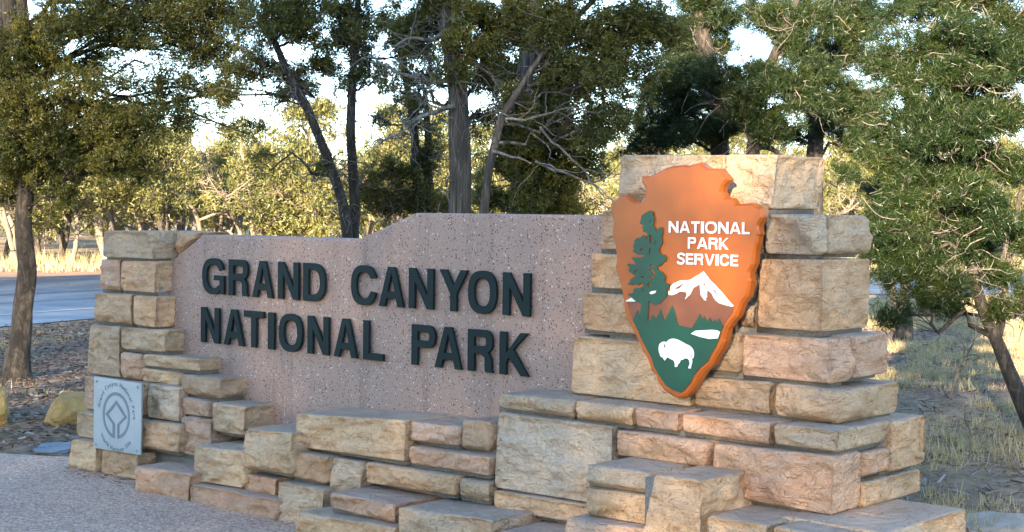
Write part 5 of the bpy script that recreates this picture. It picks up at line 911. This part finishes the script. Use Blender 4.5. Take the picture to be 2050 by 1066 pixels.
KIND = {
    'juniper': dict(sites=11, k=14, L=.033, W=.0115, spread=.75, jit=.017, twigs=60, mat='juniper', bark='bark', twr=.006),
    'pine': dict(sites=8, k=18, L=.052, W=.0055, spread=.85, jit=.014, twigs=88, mat='pine', bark='bark_dark', twr=.005),
}
def build_tree(spec, seed):
    rng = np.random.RandomState(seed)
    K = dict(KIND[spec['k']])
    K['bark'] = spec.get('bark', K['bark'])  # override: darker bark carries the shade of backlit juniper trunks
    tr = spec['trunks']
    base = np.array([tr[0][0][0], tr[0][0][1], 0.0])
    root = empty(('juniper_tree' if spec['k'] == 'juniper' else 'pinyon_tree'), tuple(base))
    prop(root, spec['label'], 'tree')
    skel = []; polys = []
    for t in tr:
        A = np.array(t)
        P, r = resample(A[:, :3] - base, A[:, 3] * .80, .07)
        wob = (np.stack([fbm(np.stack([P[:, 2] * 1.3 + seed + k * 9, P[:, 2] * 0, P[:, 2] * 0], 1), seed + k, 2) for k in range(3)], 1) - .5) * .10
        P = P + wob
        sides = 22
        rr = r[:, None] * np.ones(sides)[None]
        aa = np.arange(sides) / sides * 2 * np.pi
        q = np.stack([np.cos(aa)[None] * 2.2 + 0 * P[:, 2:3], np.sin(aa)[None] * 2.2 + 0 * P[:, 2:3], P[:, 2:3] * 1.1 + 0 * aa[None]], 2).reshape(-1, 3)
        rr = rr * (0.80 + .42 * fbm(q + seed, seed, 3).reshape(rr.shape))
        q2 = q * np.array([2.6, 2.6, .9])
        rr = rr * (1 + .16 * (np.abs(vnoise(q2 + 5, seed + 3) - .5).reshape(rr.shape) * 2 - .5))
        flare = np.clip(1 - P[:, 2] / .35, 0, 1)
        rr = rr * (1 + .28 * flare[:, None] ** 2)
        polys.append((P, rr))
        skel.append((P, r))
    for pl in polys:
        V, F = tubes([pl], 22)
        obj('trunk', mesh_np('trunk', V, F, M[K['bark']], smooth=True), root)
    # limbs to every foliage mass
    limbs = []
    twP = []; twR = []; sites = []; dirs = []; tint = []
    allP = np.concatenate([p for p, r in skel]); allr = np.concatenate([r for p, r in skel])
    dead = []
    for d in spec.get('dead', []):
        A = np.array(d); P, r = resample(A[:, :3] - base, A[:, 3], .05)
        P = P + (np.stack([fbm(np.stack([np.arange(len(P)) * .35 + k * 31 + seed, np.zeros(len(P)), np.zeros(len(P))], 1), seed + k, 2) for k in range(3)], 1) - .5) * .06
        dead.append((P, r))
    for (x, y, z, rx, rz, dens) in spec['clumps']:
        c = np.array([x, y, z]) - base
        ry = (rx + rz) * .5
        cost = np.linalg.norm(allP - c, axis=1) + 1.2 * np.clip(allP[:, 2] - c[2] + .15, 0, 9)
        i = int(np.argmin(cost)); a = allP[i]
        dist = np.linalg.norm(c - a)
        n = 9
        t = np.linspace(0, 1, n)[:, None]
        midp = (a + c) / 2 + np.array([0, 0, .12 * dist]) + rng.normal(0, .09 * dist, 3)
        P = (1 - t) ** 2 * a + 2 * t * (1 - t) * midp + t * t * c
        P[1:] += rng.normal(0, .028, P[1:].shape) * (1 + dist * .8)
        r = np.linspace(min(allr[i] * .45, .010 + .012 * dist), .005, n)
        limbs.append((P, r))
        area = rx * rz / (.42 * .3)
        nt = int(K['twigs'] * dens * spec.get('den', 1.0) * max(.25, area))
        # twig ends in the ellipsoid, sub-clustered so the mass has lobes and gaps
        nl = max(6, int(16 * max(.4, area)))
        lob = rng.normal(0, 1, (nl, 3)); lob /= np.linalg.norm(lob, axis=1)[:, None]; lob *= rng.uniform(.15, 1.15, (nl, 1)) ** .8 
        e = lob[rng.randint(0, nl, nt)] + rng.normal(0, .27, (nt, 3))
        e = e * np.array([rx, ry, rz])
        E = c + e
        st_i = rng.randint(n // 3, n, nt)
        S0 = P[st_i]
        # start point pulled toward lobe so that twigs stay short
        far = np.linalg.norm(E - S0, axis=1)
        k4 = 5
        tt = np.linspace(0, 1, k4)[None, :, None]
        sag = np.zeros((nt, 1, 3)); sag[:, 0, 2] = rng.uniform(-.02, .16, nt) * far
        side = rng.normal(0, .10, (nt, 1, 3)) * far[:, None, None]
        PP = S0[:, None] * (1 - tt) + E[:, None] * tt + (sag + side) * (4 * tt * (1 - tt))
        PP[:, 1:] += rng.normal(0, .012, (nt, k4 - 1, 3))
        RR = np.linspace(1, .35, k4)[None] * (K['twr'] * rng.uniform(.5, 1.0, (nt, 1)))
        twP.append(PP); twR.append(RR)
        ns = K['sites']
        ts = rng.uniform(.45, 1.04, (nt, ns))
        seg = np.clip(ts * (k4 - 1), 0, k4 - 1.001); i0 = seg.astype(int); f = (ts * (k4 - 1) - i0)[:, :, None]
        idx = np.arange(nt)[:, None]
        Q = PP[idx, i0] * (1 - f) + PP[idx, i0 + 1] * f
        Dd = PP[idx, i0 + 1] - PP[idx, i0]
        Dd /= np.linalg.norm(Dd, axis=2)[:, :, None] + 1e-9
        Q = Q + rng.normal(0, .028, Q.shape)
        sites.append(Q.reshape(-1, 3)); dirs.append((Dd * .7 + np.array([0, 0, .35])).reshape(-1, 3))
        tb = np.clip(rng.normal(.45, .16, nt) + rng.normal(0, .17), 0, 1)
        tint.append(np.repeat(tb, ns))
    # loose dead twigs sprouting off trunk, limbs and dead branches
    src = np.concatenate([allP[allP[:, 2] > 1.0]] + [p for p, r in limbs] + [p for p, r in dead for _ in range(3)])
    nd = spec.get('ndead', 170 if spec['k'] == 'juniper' else 120)
    s0 = src[rng.randint(0, len(src), nd)]
    Ln = rng.uniform(.12, .5, nd)
    dr = rng.normal(0, 1, (nd, 3)); dr[:, 2] *= .6; dr /= np.linalg.norm(dr, axis=1)[:, None]
    k4 = 8
    PP = np.empty((nd, k4, 3)); PP[:, 0] = s0
    for k in range(1, k4):
        dr = dr + rng.normal(0, .33, dr.shape); dr[:, 2] -= .03; dr /= np.linalg.norm(dr, axis=1)[:, None]
        PP[:, k] = PP[:, k - 1] + dr * (Ln / (k4 - 1))[:, None]
    RR = np.linspace(1, .3, k4)[None] * rng.uniform(.0035, .0075, (nd, 1))
    Vd, Fd = batch_tubes(PP, RR, 4)
    Vl, Fl = tubes(limbs, 7)
    prop(obj('limbs', mesh_np('limbs', Vl, Fl, M[K['bark']], smooth=True), root), kind='stuff')
    if dead:
        V2, F2 = tubes(dead, 7)
        Fd = np.concatenate([Fd, F2 + len(Vd)]); Vd = np.concatenate([Vd, V2])
    prop(obj('dead_twigs', mesh_np('dead_twigs', Vd, Fd, M['twig'], smooth=True), root), kind='stuff')
    Pt = np.concatenate(twP); Rt = np.concatenate(twR)
    V, F = batch_tubes(Pt, Rt, 3)
    prop(obj('twigs', mesh_np('twigs', V, F, M[K['bark']]), root), kind='stuff')
    V, F, t = leaves(np.concatenate(sites), np.concatenate(dirs), K['k'], K['L'], K['W'], K['spread'], K['jit'], rng, np.concatenate(tint))
    prop(obj('foliage', mesh_np('foliage', V, F, M[K['mat']], attr=t), root), kind='stuff')
    return root
for i, spec in enumerate(TREES):
    build_tree(spec, 40 + i * 7)

# ------------------------------------------------------------------ woodland beyond the road
def wood_proto(kind, seed):
    rng = np.random.RandomState(seed)
    if kind == 'oak':       # leafless, pale, crooked
        H = rng.uniform(3.6, 4.8)
        lv = [(np.array([0, 0, -.1]), np.array([rng.normal(0, .12), rng.normal(0, .12), 1.0]), H * .45, .085)]
        polys = []
        for lev in range(5):
            nx = []
            for (p, d, L, r) in lv:
                n = 6; P = [p]; dd = d / np.linalg.norm(d)
                for k in range(n):
                    dd = dd + rng.normal(0, .16 + .05 * lev, 3) + np.array([0, 0, .03]); dd /= np.linalg.norm(dd)
                    P.append(P[-1] + dd * L / n)
                P = np.array(P); polys.append((P, np.linspace(r, r * .6, n + 1)))
                nb = (4, 4, 3, 3, 0)[lev]
                for k in range(nb):
                    i = rng.randint(2, n + 1)
                    nd = dd + rng.normal(0, .62, 3); nd[2] = abs(nd[2]) * .7 + .15
                    nx.append((P[i], nd, L * rng.uniform(.5, .75), r * .55))
            lv = nx
        V, F = tubes([p for p in polys[1:] if p[1][0] > .012], 6)
        V2, F2 = tubes([(p, np.maximum(r, .0055)) for p, r in polys if r[0] <= .012], 3)
        return [('trunk', mesh_np('oak_trunk', *tubes(polys[:1], 7), M['pale_bark'], smooth=True)), ('limbs', mesh_np('oak_limbs', V, F, M['pale_bark'], smooth=True)), ('twigs', mesh_np('oak_twigs', V2, F2, M['pale_bark']))]
    H = rng.uniform(3.6, 5.2); Wd = rng.uniform(1.1, 1.7)
    st = rng.randint(1, 4)
    polys = []
    for k in range(st):
        z = np.linspace(-.1, H * .85, 9)
        lean = rng.normal(0, .10, 2)
        P = np.stack([lean[0] * z + rng.normal(0, .05, 9), lean[1] * z + rng.normal(0, .05, 9), z], 1)
        polys.append((P, np.linspace(.10, .03, 9)))
    cen = []; lim = []
    low = .2 if seed % 3 == 0 else .42
    for k in range(26):
        zz = rng.uniform(low, 1.0) * H
        prof = math.sin(min(1, (zz / H - .08) / .92) ** .75 * math.pi) ** .7 * Wd
        a = rng.uniform(0, 2 * math.pi); rr = prof * rng.uniform(.25, 1.0)
        cen.append((rr * math.cos(a), rr * math.sin(a), zz)); 
        p0 = polys[rng.randint(0, st)][0]; j = int(np.argmin(np.abs(p0[:, 2] - max(.3, zz - .4))))
        t = np.linspace(0, 1, 5)[:, None]
        lim.append((p0[j] * (1 - t) + np.array(cen[-1]) * t + rng.normal(0, .05, (5, 3)), np.linspace(.03, .01, 5)))
    cen = np.array(cen)
    n = 560
    pick = rng.randint(0, len(cen), n)
    s = cen[pick] + rng.normal(0, 1, (n, 3)) * np.array([.27, .27, .16])
    d = s - np.array([0, 0, H * .4]); d /= np.linalg.norm(d, axis=1)[:, None] + 1e-9
    tb = np.clip(rng.normal(.5, .2, len(cen)), 0, 1)[pick]
    V, F, t = leaves(s, d, 15, .13, .042, .8, .07, rng, tb)
    # bare grey twigs poke through
    nd = 120
    s0 = cen[rng.randint(0, len(cen), nd)]; dr = rng.normal(0, 1, (nd, 3)); dr /= np.linalg.norm(dr, axis=1)[:, None]
    tt = np.linspace(0, 1, 4)[None, :, None]
    PP = s0[:, None] + dr[:, None] * tt * rng.uniform(.3, .7, (nd, 1, 1)) + rng.normal(0, .03, (nd, 4, 3))
    Vt, Ft = batch_tubes(PP, np.linspace(1, .4, 4)[None] * rng.uniform(.008, .016, (nd, 1)), 3)
    V2, F2 = tubes(lim, 4)
    return [('trunk', mesh_np('wood_trunk', *tubes([p], 7), M['pale_bark' if seed % 2 else 'bark'], smooth=True)) for p in polys] + [('limbs', mesh_np('wood_limbs', V2, F2, M['bark'])),
            ('twigs', mesh_np('wood_twigs', Vt, Ft, M['pale_bark'])),
            ('foliage', mesh_np('wood_foliage', V, F, M['far_leaf'], attr=t))]
PROTO = {('conifer', k): wood_proto('conifer', 900 + k) for k in range(6)}
PROTO.update({('oak', k): wood_proto('oak', 950 + k) for k in range(4)})
WHERE = [(-99, 190, 'left of the stone pier'), (190, 420, 'above the left stone pier'), (420, 680, 'above the word GRAND'), (680, 880, 'between slender stems and thick trunk'),
         (880, 1240, 'between thick trunk and pillar'), (1240, 1660, 'behind the pillar'), (1660, 9999, 'right of the pillar')]
FIRST = {}
WOOD = []
def wood_tree(kind, var, x, y, sc, rot):
    key = (kind, var)
    if key not in FIRST:
        r = empty('bare_oak' if kind == 'oak' else 'woodland_juniper')
        for nm, me in PROTO[key]: prop(obj(nm, me, r), kind=None if nm == 'trunk' else 'stuff')
        FIRST[key] = r
    else:
        r = copy_tree(FIRST[key])
    r.location = (x, y, 0); r.scale = (sc, sc, sc); r.rotation_euler = (0, 0, rot)
    px = 1025 + 3008 * x / y
    w = next(t for a, b, t in WHERE if a <= px < b or t == 'right of the pillar')
    far = 'near' if y < 47 else ('farther' if y < 58 else 'farthest')
    size = 'short' if sc < .85 else ('tall' if sc > 1.1 else 'mid sized')
    kn = 'leafless pale oak' if kind == 'oak' else 'sunlit juniper'
    prop(r, f'{size} {far} {kn} {w}', 'tree', f'{far} {kn}s {w}')
    WOOD.append((px, r))
    return r
rw = random.Random(77)
def far_y(x):      # back of the verge behind the road
    # nearest edge point in x, plus road and verge
    best = min(range(len(EDGE)), key=lambda i: abs(offset_pt(i, 15).x - x))
    return offset_pt(best, 15).y
spots = []
tries = 0
while len(spots) < 74 and tries < 4000:
    tries += 1
    y = rw.uniform(39, 66); x = y * rw.uniform(-.40, .40)
    if y < far_y(x) + .6: continue
    if any((x - a) ** 2 + (y - b) ** 2 < 2.3 ** 2 for a, b in spots): continue
    spots.append((x, y))
spots += [(-15.6, 39.6), (-12.6, 41.9), (-9.7, 42.0), (-7.4, 43.6), (-5.6, 43.9), (-3.6, 46.2)]
for x, y in spots:
    wood_tree('conifer', rw.randrange(6), x, y, rw.uniform(.78, 1.2), rw.uniform(0, 6.28))
oaks = [(-12.0, 40.8, .9), (-11.4, 42.9, 1.0), (-10.2, 42.6, 1.0), (-8.9, 43.0, 1.05), (-7.9, 43.5, 1.0), (-6.1, 44.6, .95), (-13.4, 41.4, 1.05), (-4.6, 46, 1.0), (3.4, 46.5, 1.0), (6.5, 47, 1.1), (9.6, 46.5, .9), (12, 47.5, 1.0)]
for i, (x, y, s) in enumerate(oaks):
    wood_tree('oak', i % 4, x, y, s, rw.uniform(0, 6.28))

byl = {}
for px, r in sorted(WOOD, key=lambda t: t[0]): byl.setdefault(r['label'], []).append(r)
for lb, rs_ in byl.items():
    n = len(rs_)
    nth = ['leftmost', 'second', 'third', 'fourth', 'fifth', 'sixth', 'seventh', 'eighth', 'ninth']
    for k, r in enumerate(rs_):
        if n > 1: r['label'] = (f'{nth[k]} from left, ' if 0 < k < n - 1 else ('leftmost ' if k == 0 else 'rightmost ')) + lb
def far_wood():
    rng = np.random.RandomState(5)
    n = 420
    y = rng.uniform(68, 100, n); x = y * rng.uniform(-.62, .62, n); h = rng.uniform(3.4, 6.2, n)
    k = 34
    S = np.repeat(np.stack([x, y, h * .5], 1), k, axis=0); hh = np.repeat(h, k)
    u = rng.normal(0, 1, (n * k, 3)); u /= np.linalg.norm(u, axis=1)[:, None]
    S = S + u * np.stack([hh * .33, hh * .33, hh * .48], 1) * (rng.uniform(.4, 1, n * k)[:, None])
    V, F, t = leaves(S, u, 4, .42, .17, .8, .16, rng, np.repeat(np.clip(rng.normal(.45, .2, n), 0, 1), k))
    prop(obj('far_woodland', mesh_np('far_woodland', V, F, M['far_leaf'], attr=t)), 'hazy mass of yellow green woodland at the far back', 'woodland', kind='stuff')
far_wood()

# tall pines that stand behind the viewer and keep the monument in shade
def shade_proto(seed):
    rng = np.random.RandomState(seed)
    H = 12.0
    n = 930
    z = rng.uniform(.06, 1.0, n) ** .9 * H
    rad = (1 - z / H * .8) * 2.7 * np.sqrt(rng.uniform(.05, 1, n)); a = rng.uniform(0, 2 * np.pi, n)
    S = np.stack([rad * np.cos(a), rad * np.sin(a), z], 1)
    d = S * np.array([1, 1, 0]); d /= np.linalg.norm(d, axis=1)[:, None] + 1e-9
    V, F, t = leaves(S, d, 32, .12, .038, .8, .24, rng, np.full(n, .4))
    zt = np.linspace(-.1, H * .95, 10)
    P = np.stack([zt * 0, zt * 0, zt], 1)
    V1, F1 = tubes([(P, np.linspace(.22, .04, 10))], 8)
    return [('trunk', mesh_np('shade_trunk', V1, F1, M['bark'], smooth=True)), ('foliage', mesh_np('shade_foliage', V, F, M['pine'], attr=t))]
SP = [shade_proto(s) for s in (1, 2, 3)]
SHF = {}
def shade_tree(x, y, s, v):
    if v not in SHF:
        r = empty('pine_tree')
        for nm, me in SP[v]: prop(obj(nm, me, r), kind=None if nm == 'trunk' else 'stuff')
        SHF[v] = r
    else: r = copy_tree(SHF[v])
    r.location = (x, y, 0); r.scale = (s, s, s); r.rotation_euler = (0, 0, rs.uniform(0, 6))
    prop(r, ('tall dense pine' if s > .8 else 'short dense pine') + ' in the row behind the viewpoint', 'tree', ('tall' if s > .8 else 'short') + ' pines behind the viewpoint')
rs = random.Random(9)
for row in (0, 1):
    for k in (range(8), range(0, 8, 2))[row]: shade_tree(-25.2 + row * 1.0 + k * 2.3 + rs.uniform(-.2, .2), -13 - 3.2 * row + rs.uniform(-.4, .4), (.95 + .06 * row) * rs.uniform(.97, 1.03), (k + row) % 3)
    for k in range(6): shade_tree(-8.7 + row * .3 + k * 1.85 + rs.uniform(-.15, .15), -13 - 2.4 * row + rs.uniform(-.3, .3), ((.86, .80, .58, .54, .53, .53)[k] + .04 * row) * rs.uniform(.97, 1.03), (k + row) % 3)
for k in range(4): shade_tree(-9.2 + k * 1.9, -17.2 + rs.uniform(-.3, .3), (.86, .66, .62, .60)[k], k % 3)

# ------------------------------------------------------------------ litter and grass
def path_side(x, y):    # True where the dirt is bare (left of the wall, behind the path)
    return y > 10.95 - 1.45 * (x + 9) / 6.4 + .02
def litter(name, xs, ys, n, seed, L, W, label, keep):
    rng = np.random.RandomState(seed)
    x = rng.uniform(*xs, n); y = rng.uniform(*ys, n)
    m = keep(x, y); x, y = x[m], y[m]
    n = len(x)
    a = rng.uniform(0, 2 * np.pi, n); l = rng.uniform(.5, 1.5, n) * L; w = rng.uniform(.5, 1.4, n) * W
    c, s = np.cos(a), np.sin(a)
    z = rng.uniform(.004, .02, n)
    dx = np.stack([c, s, rng.normal(0, .18, n)], 1) * l[:, None] / 2; dy = np.stack([-s, c, rng.normal(0, .25, n)], 1) * w[:, None] / 2
    C = np.stack([x, y, z + .006], 1)
    V = np.stack([C - dx - dy * .6, C + dx - dy, C + dx * .8 + dy, C - dx + dy * .8], 1).reshape(-1, 3)
    V[:, 2] = np.maximum(V[:, 2], .006)
    F = np.arange(4 * n).reshape(-1, 4)
    prop(obj(name, mesh_np(name, V, F, M['litter'], attr=np.clip(rng.normal(.45, .28, n), 0, 1))), label, 'litter', kind='stuff')
EX = np.array([p.x for p in EDGE]); EY = np.array([p.y for p in EDGE])
def before_road(x, y):
    d = np.min(np.hypot(x[:, None] - EX[None], y[:, None] - EY[None]), axis=1)
    yl = np.interp(x, EX, EY)
    return (y < yl) & (d > .25)
litter('bark_litter', (-9.5, -1.5), (9.4, 24), 44000, 1, .062, .022, 'wood chips and dead needles scattered over the dirt left of the monument', lambda x, y: (y > 11.0 - 1.45 * (x + 9) / 6.4) & before_road(x, y))
litter('needle_litter', (1.3, 12), (6, 24), 45000, 2, .10, .014, 'dead needles and twigs scattered over the ground right of the monument', lambda x, y: (y < 28) & (x > 1.3 + (y - 6) * -.02))
litter('path_debris', (-2.7, -1.2), (8.4, 9.6), 420, 3, .035, .014, 'dry leaf crumbs lying along the foot of the left pier', lambda x, y: np.abs((x + 2.316) * -.664 + (y - 9.235) * -.748 - .40) < .09)

def grass(name, xs, ys, ntuft, blades, H, Wb, seed, label, keep, spread=.06, tintm=.5):
    rng = np.random.RandomState(seed)
    x = rng.uniform(*xs, ntuft); y = rng.uniform(*ys, ntuft)
    m = keep(x, y); x, y = x[m], y[m]; n = len(x)
    S = np.repeat(np.stack([x, y, np.zeros(n)], 1), blades, axis=0)
    S[:, :2] += rng.normal(0, spread, (len(S), 2))
    D = np.tile(np.array([0, 0, 1.0]), (len(S), 1))
    hs = np.repeat(rng.uniform(.5, 1.2, n), blades)
    D = D + rng.normal(0, .42, D.shape); D /= np.linalg.norm(D, axis=1)[:, None]
    L = H * hs * rng.uniform(.5, 1.1, len(S))
    sd = np.cross(D, rng.normal(0, 1, D.shape)); sd /= np.linalg.norm(sd, axis=1)[:, None]
    V = np.stack([S - sd * Wb / 2, S + sd * Wb / 2, S + D * L[:, None]], 1).reshape(-1, 3)
    V[:, 2] = np.maximum(V[:, 2], .004)
    t = np.clip(np.repeat(rng.normal(tintm, .22, n), blades) * .6 + rng.uniform(0, 1, len(S)) * .4, 0, 1)
    prop(obj(name, mesh_np(name, V, np.arange(len(V)).reshape(-1, 3), M['grass'], attr=t)), label, 'grass', kind='stuff')
def patchy(sc, th, seed):
    return lambda x, y: (fbm(np.stack([x * sc, y * sc, 0 * x], 1) + seed, seed, 3) > th)
pa, pb = patchy(.55, .43, 3), patchy(.7, .60, 8)
grass('dry_grass', (1.5, 13), (6.5, 29), 13000, 16, .13, .007, 1, 'dry tufted grass growing in patches right of the monument', lambda x, y: pa(x, y) & before_road(x, y))
grass('dry_grass', (-9.5, -2.4), (10.6, 22), 1300, 12, .09, .007, 2, 'sparse short grass in the dirt left of the monument', lambda x, y: pb(x, y) & (y > 11.2 - 1.45 * (x + 9) / 6.4) & before_road(x, y))
def verge(x, y):
    d = np.min(np.hypot(x[:, None] - EX[None], y[:, None] - EY[None]), axis=1)
    return (d > 13.2) & (d < 23) & (y > np.interp(x, EX, EY))
grass('verge_grass', (-22, 24), (28, 62), 7000, 16, .42, .022, 4, 'tall straw coloured grass on the sunlit verge beyond the road', verge, .12, .75)

# dead stick standing in the grass on the right
rk = np.random.RandomState(6)
def stick(base, pts, label):
    root = empty('sapling', base); prop(root, label, 'sapling')
    polys = []
    P, r = resample(np.array(pts)[:, :3], np.array(pts)[:, 3], .05); polys.append((P, r))
    for k in range(9):
        i = rk.randint(len(P) // 2, len(P)); d = rk.normal(0, 1, 3); d[2] = abs(d[2]); d /= np.linalg.norm(d)
        Q = P[i] + d[None] * np.linspace(0, rk.uniform(.12, .3), 5)[:, None] + rk.normal(0, .012, (5, 3)); Q[0] = P[i]
        polys.append((Q, np.linspace(.006, .003, 5)))
    V, F = tubes(polys, 6)
    obj('stem', mesh_np('stem', V, F, M['pale_bark'], smooth=True), root)
stick((3.84, 13.1, 0), [(0, 0, -.03, .014), (.06, .05, .18, .012), (.17, .1, .36, .01), (.24, .1, .52, .006)], 'thin bare leaning sapling in the grass left of the bent pine')
stick((2.95, 9.6, 0), [(0, 0, -.03, .008), (.02, .03, .16, .007), (.0, .05, .34, .005)], 'small dry upright stem in the grass beside the plinth')
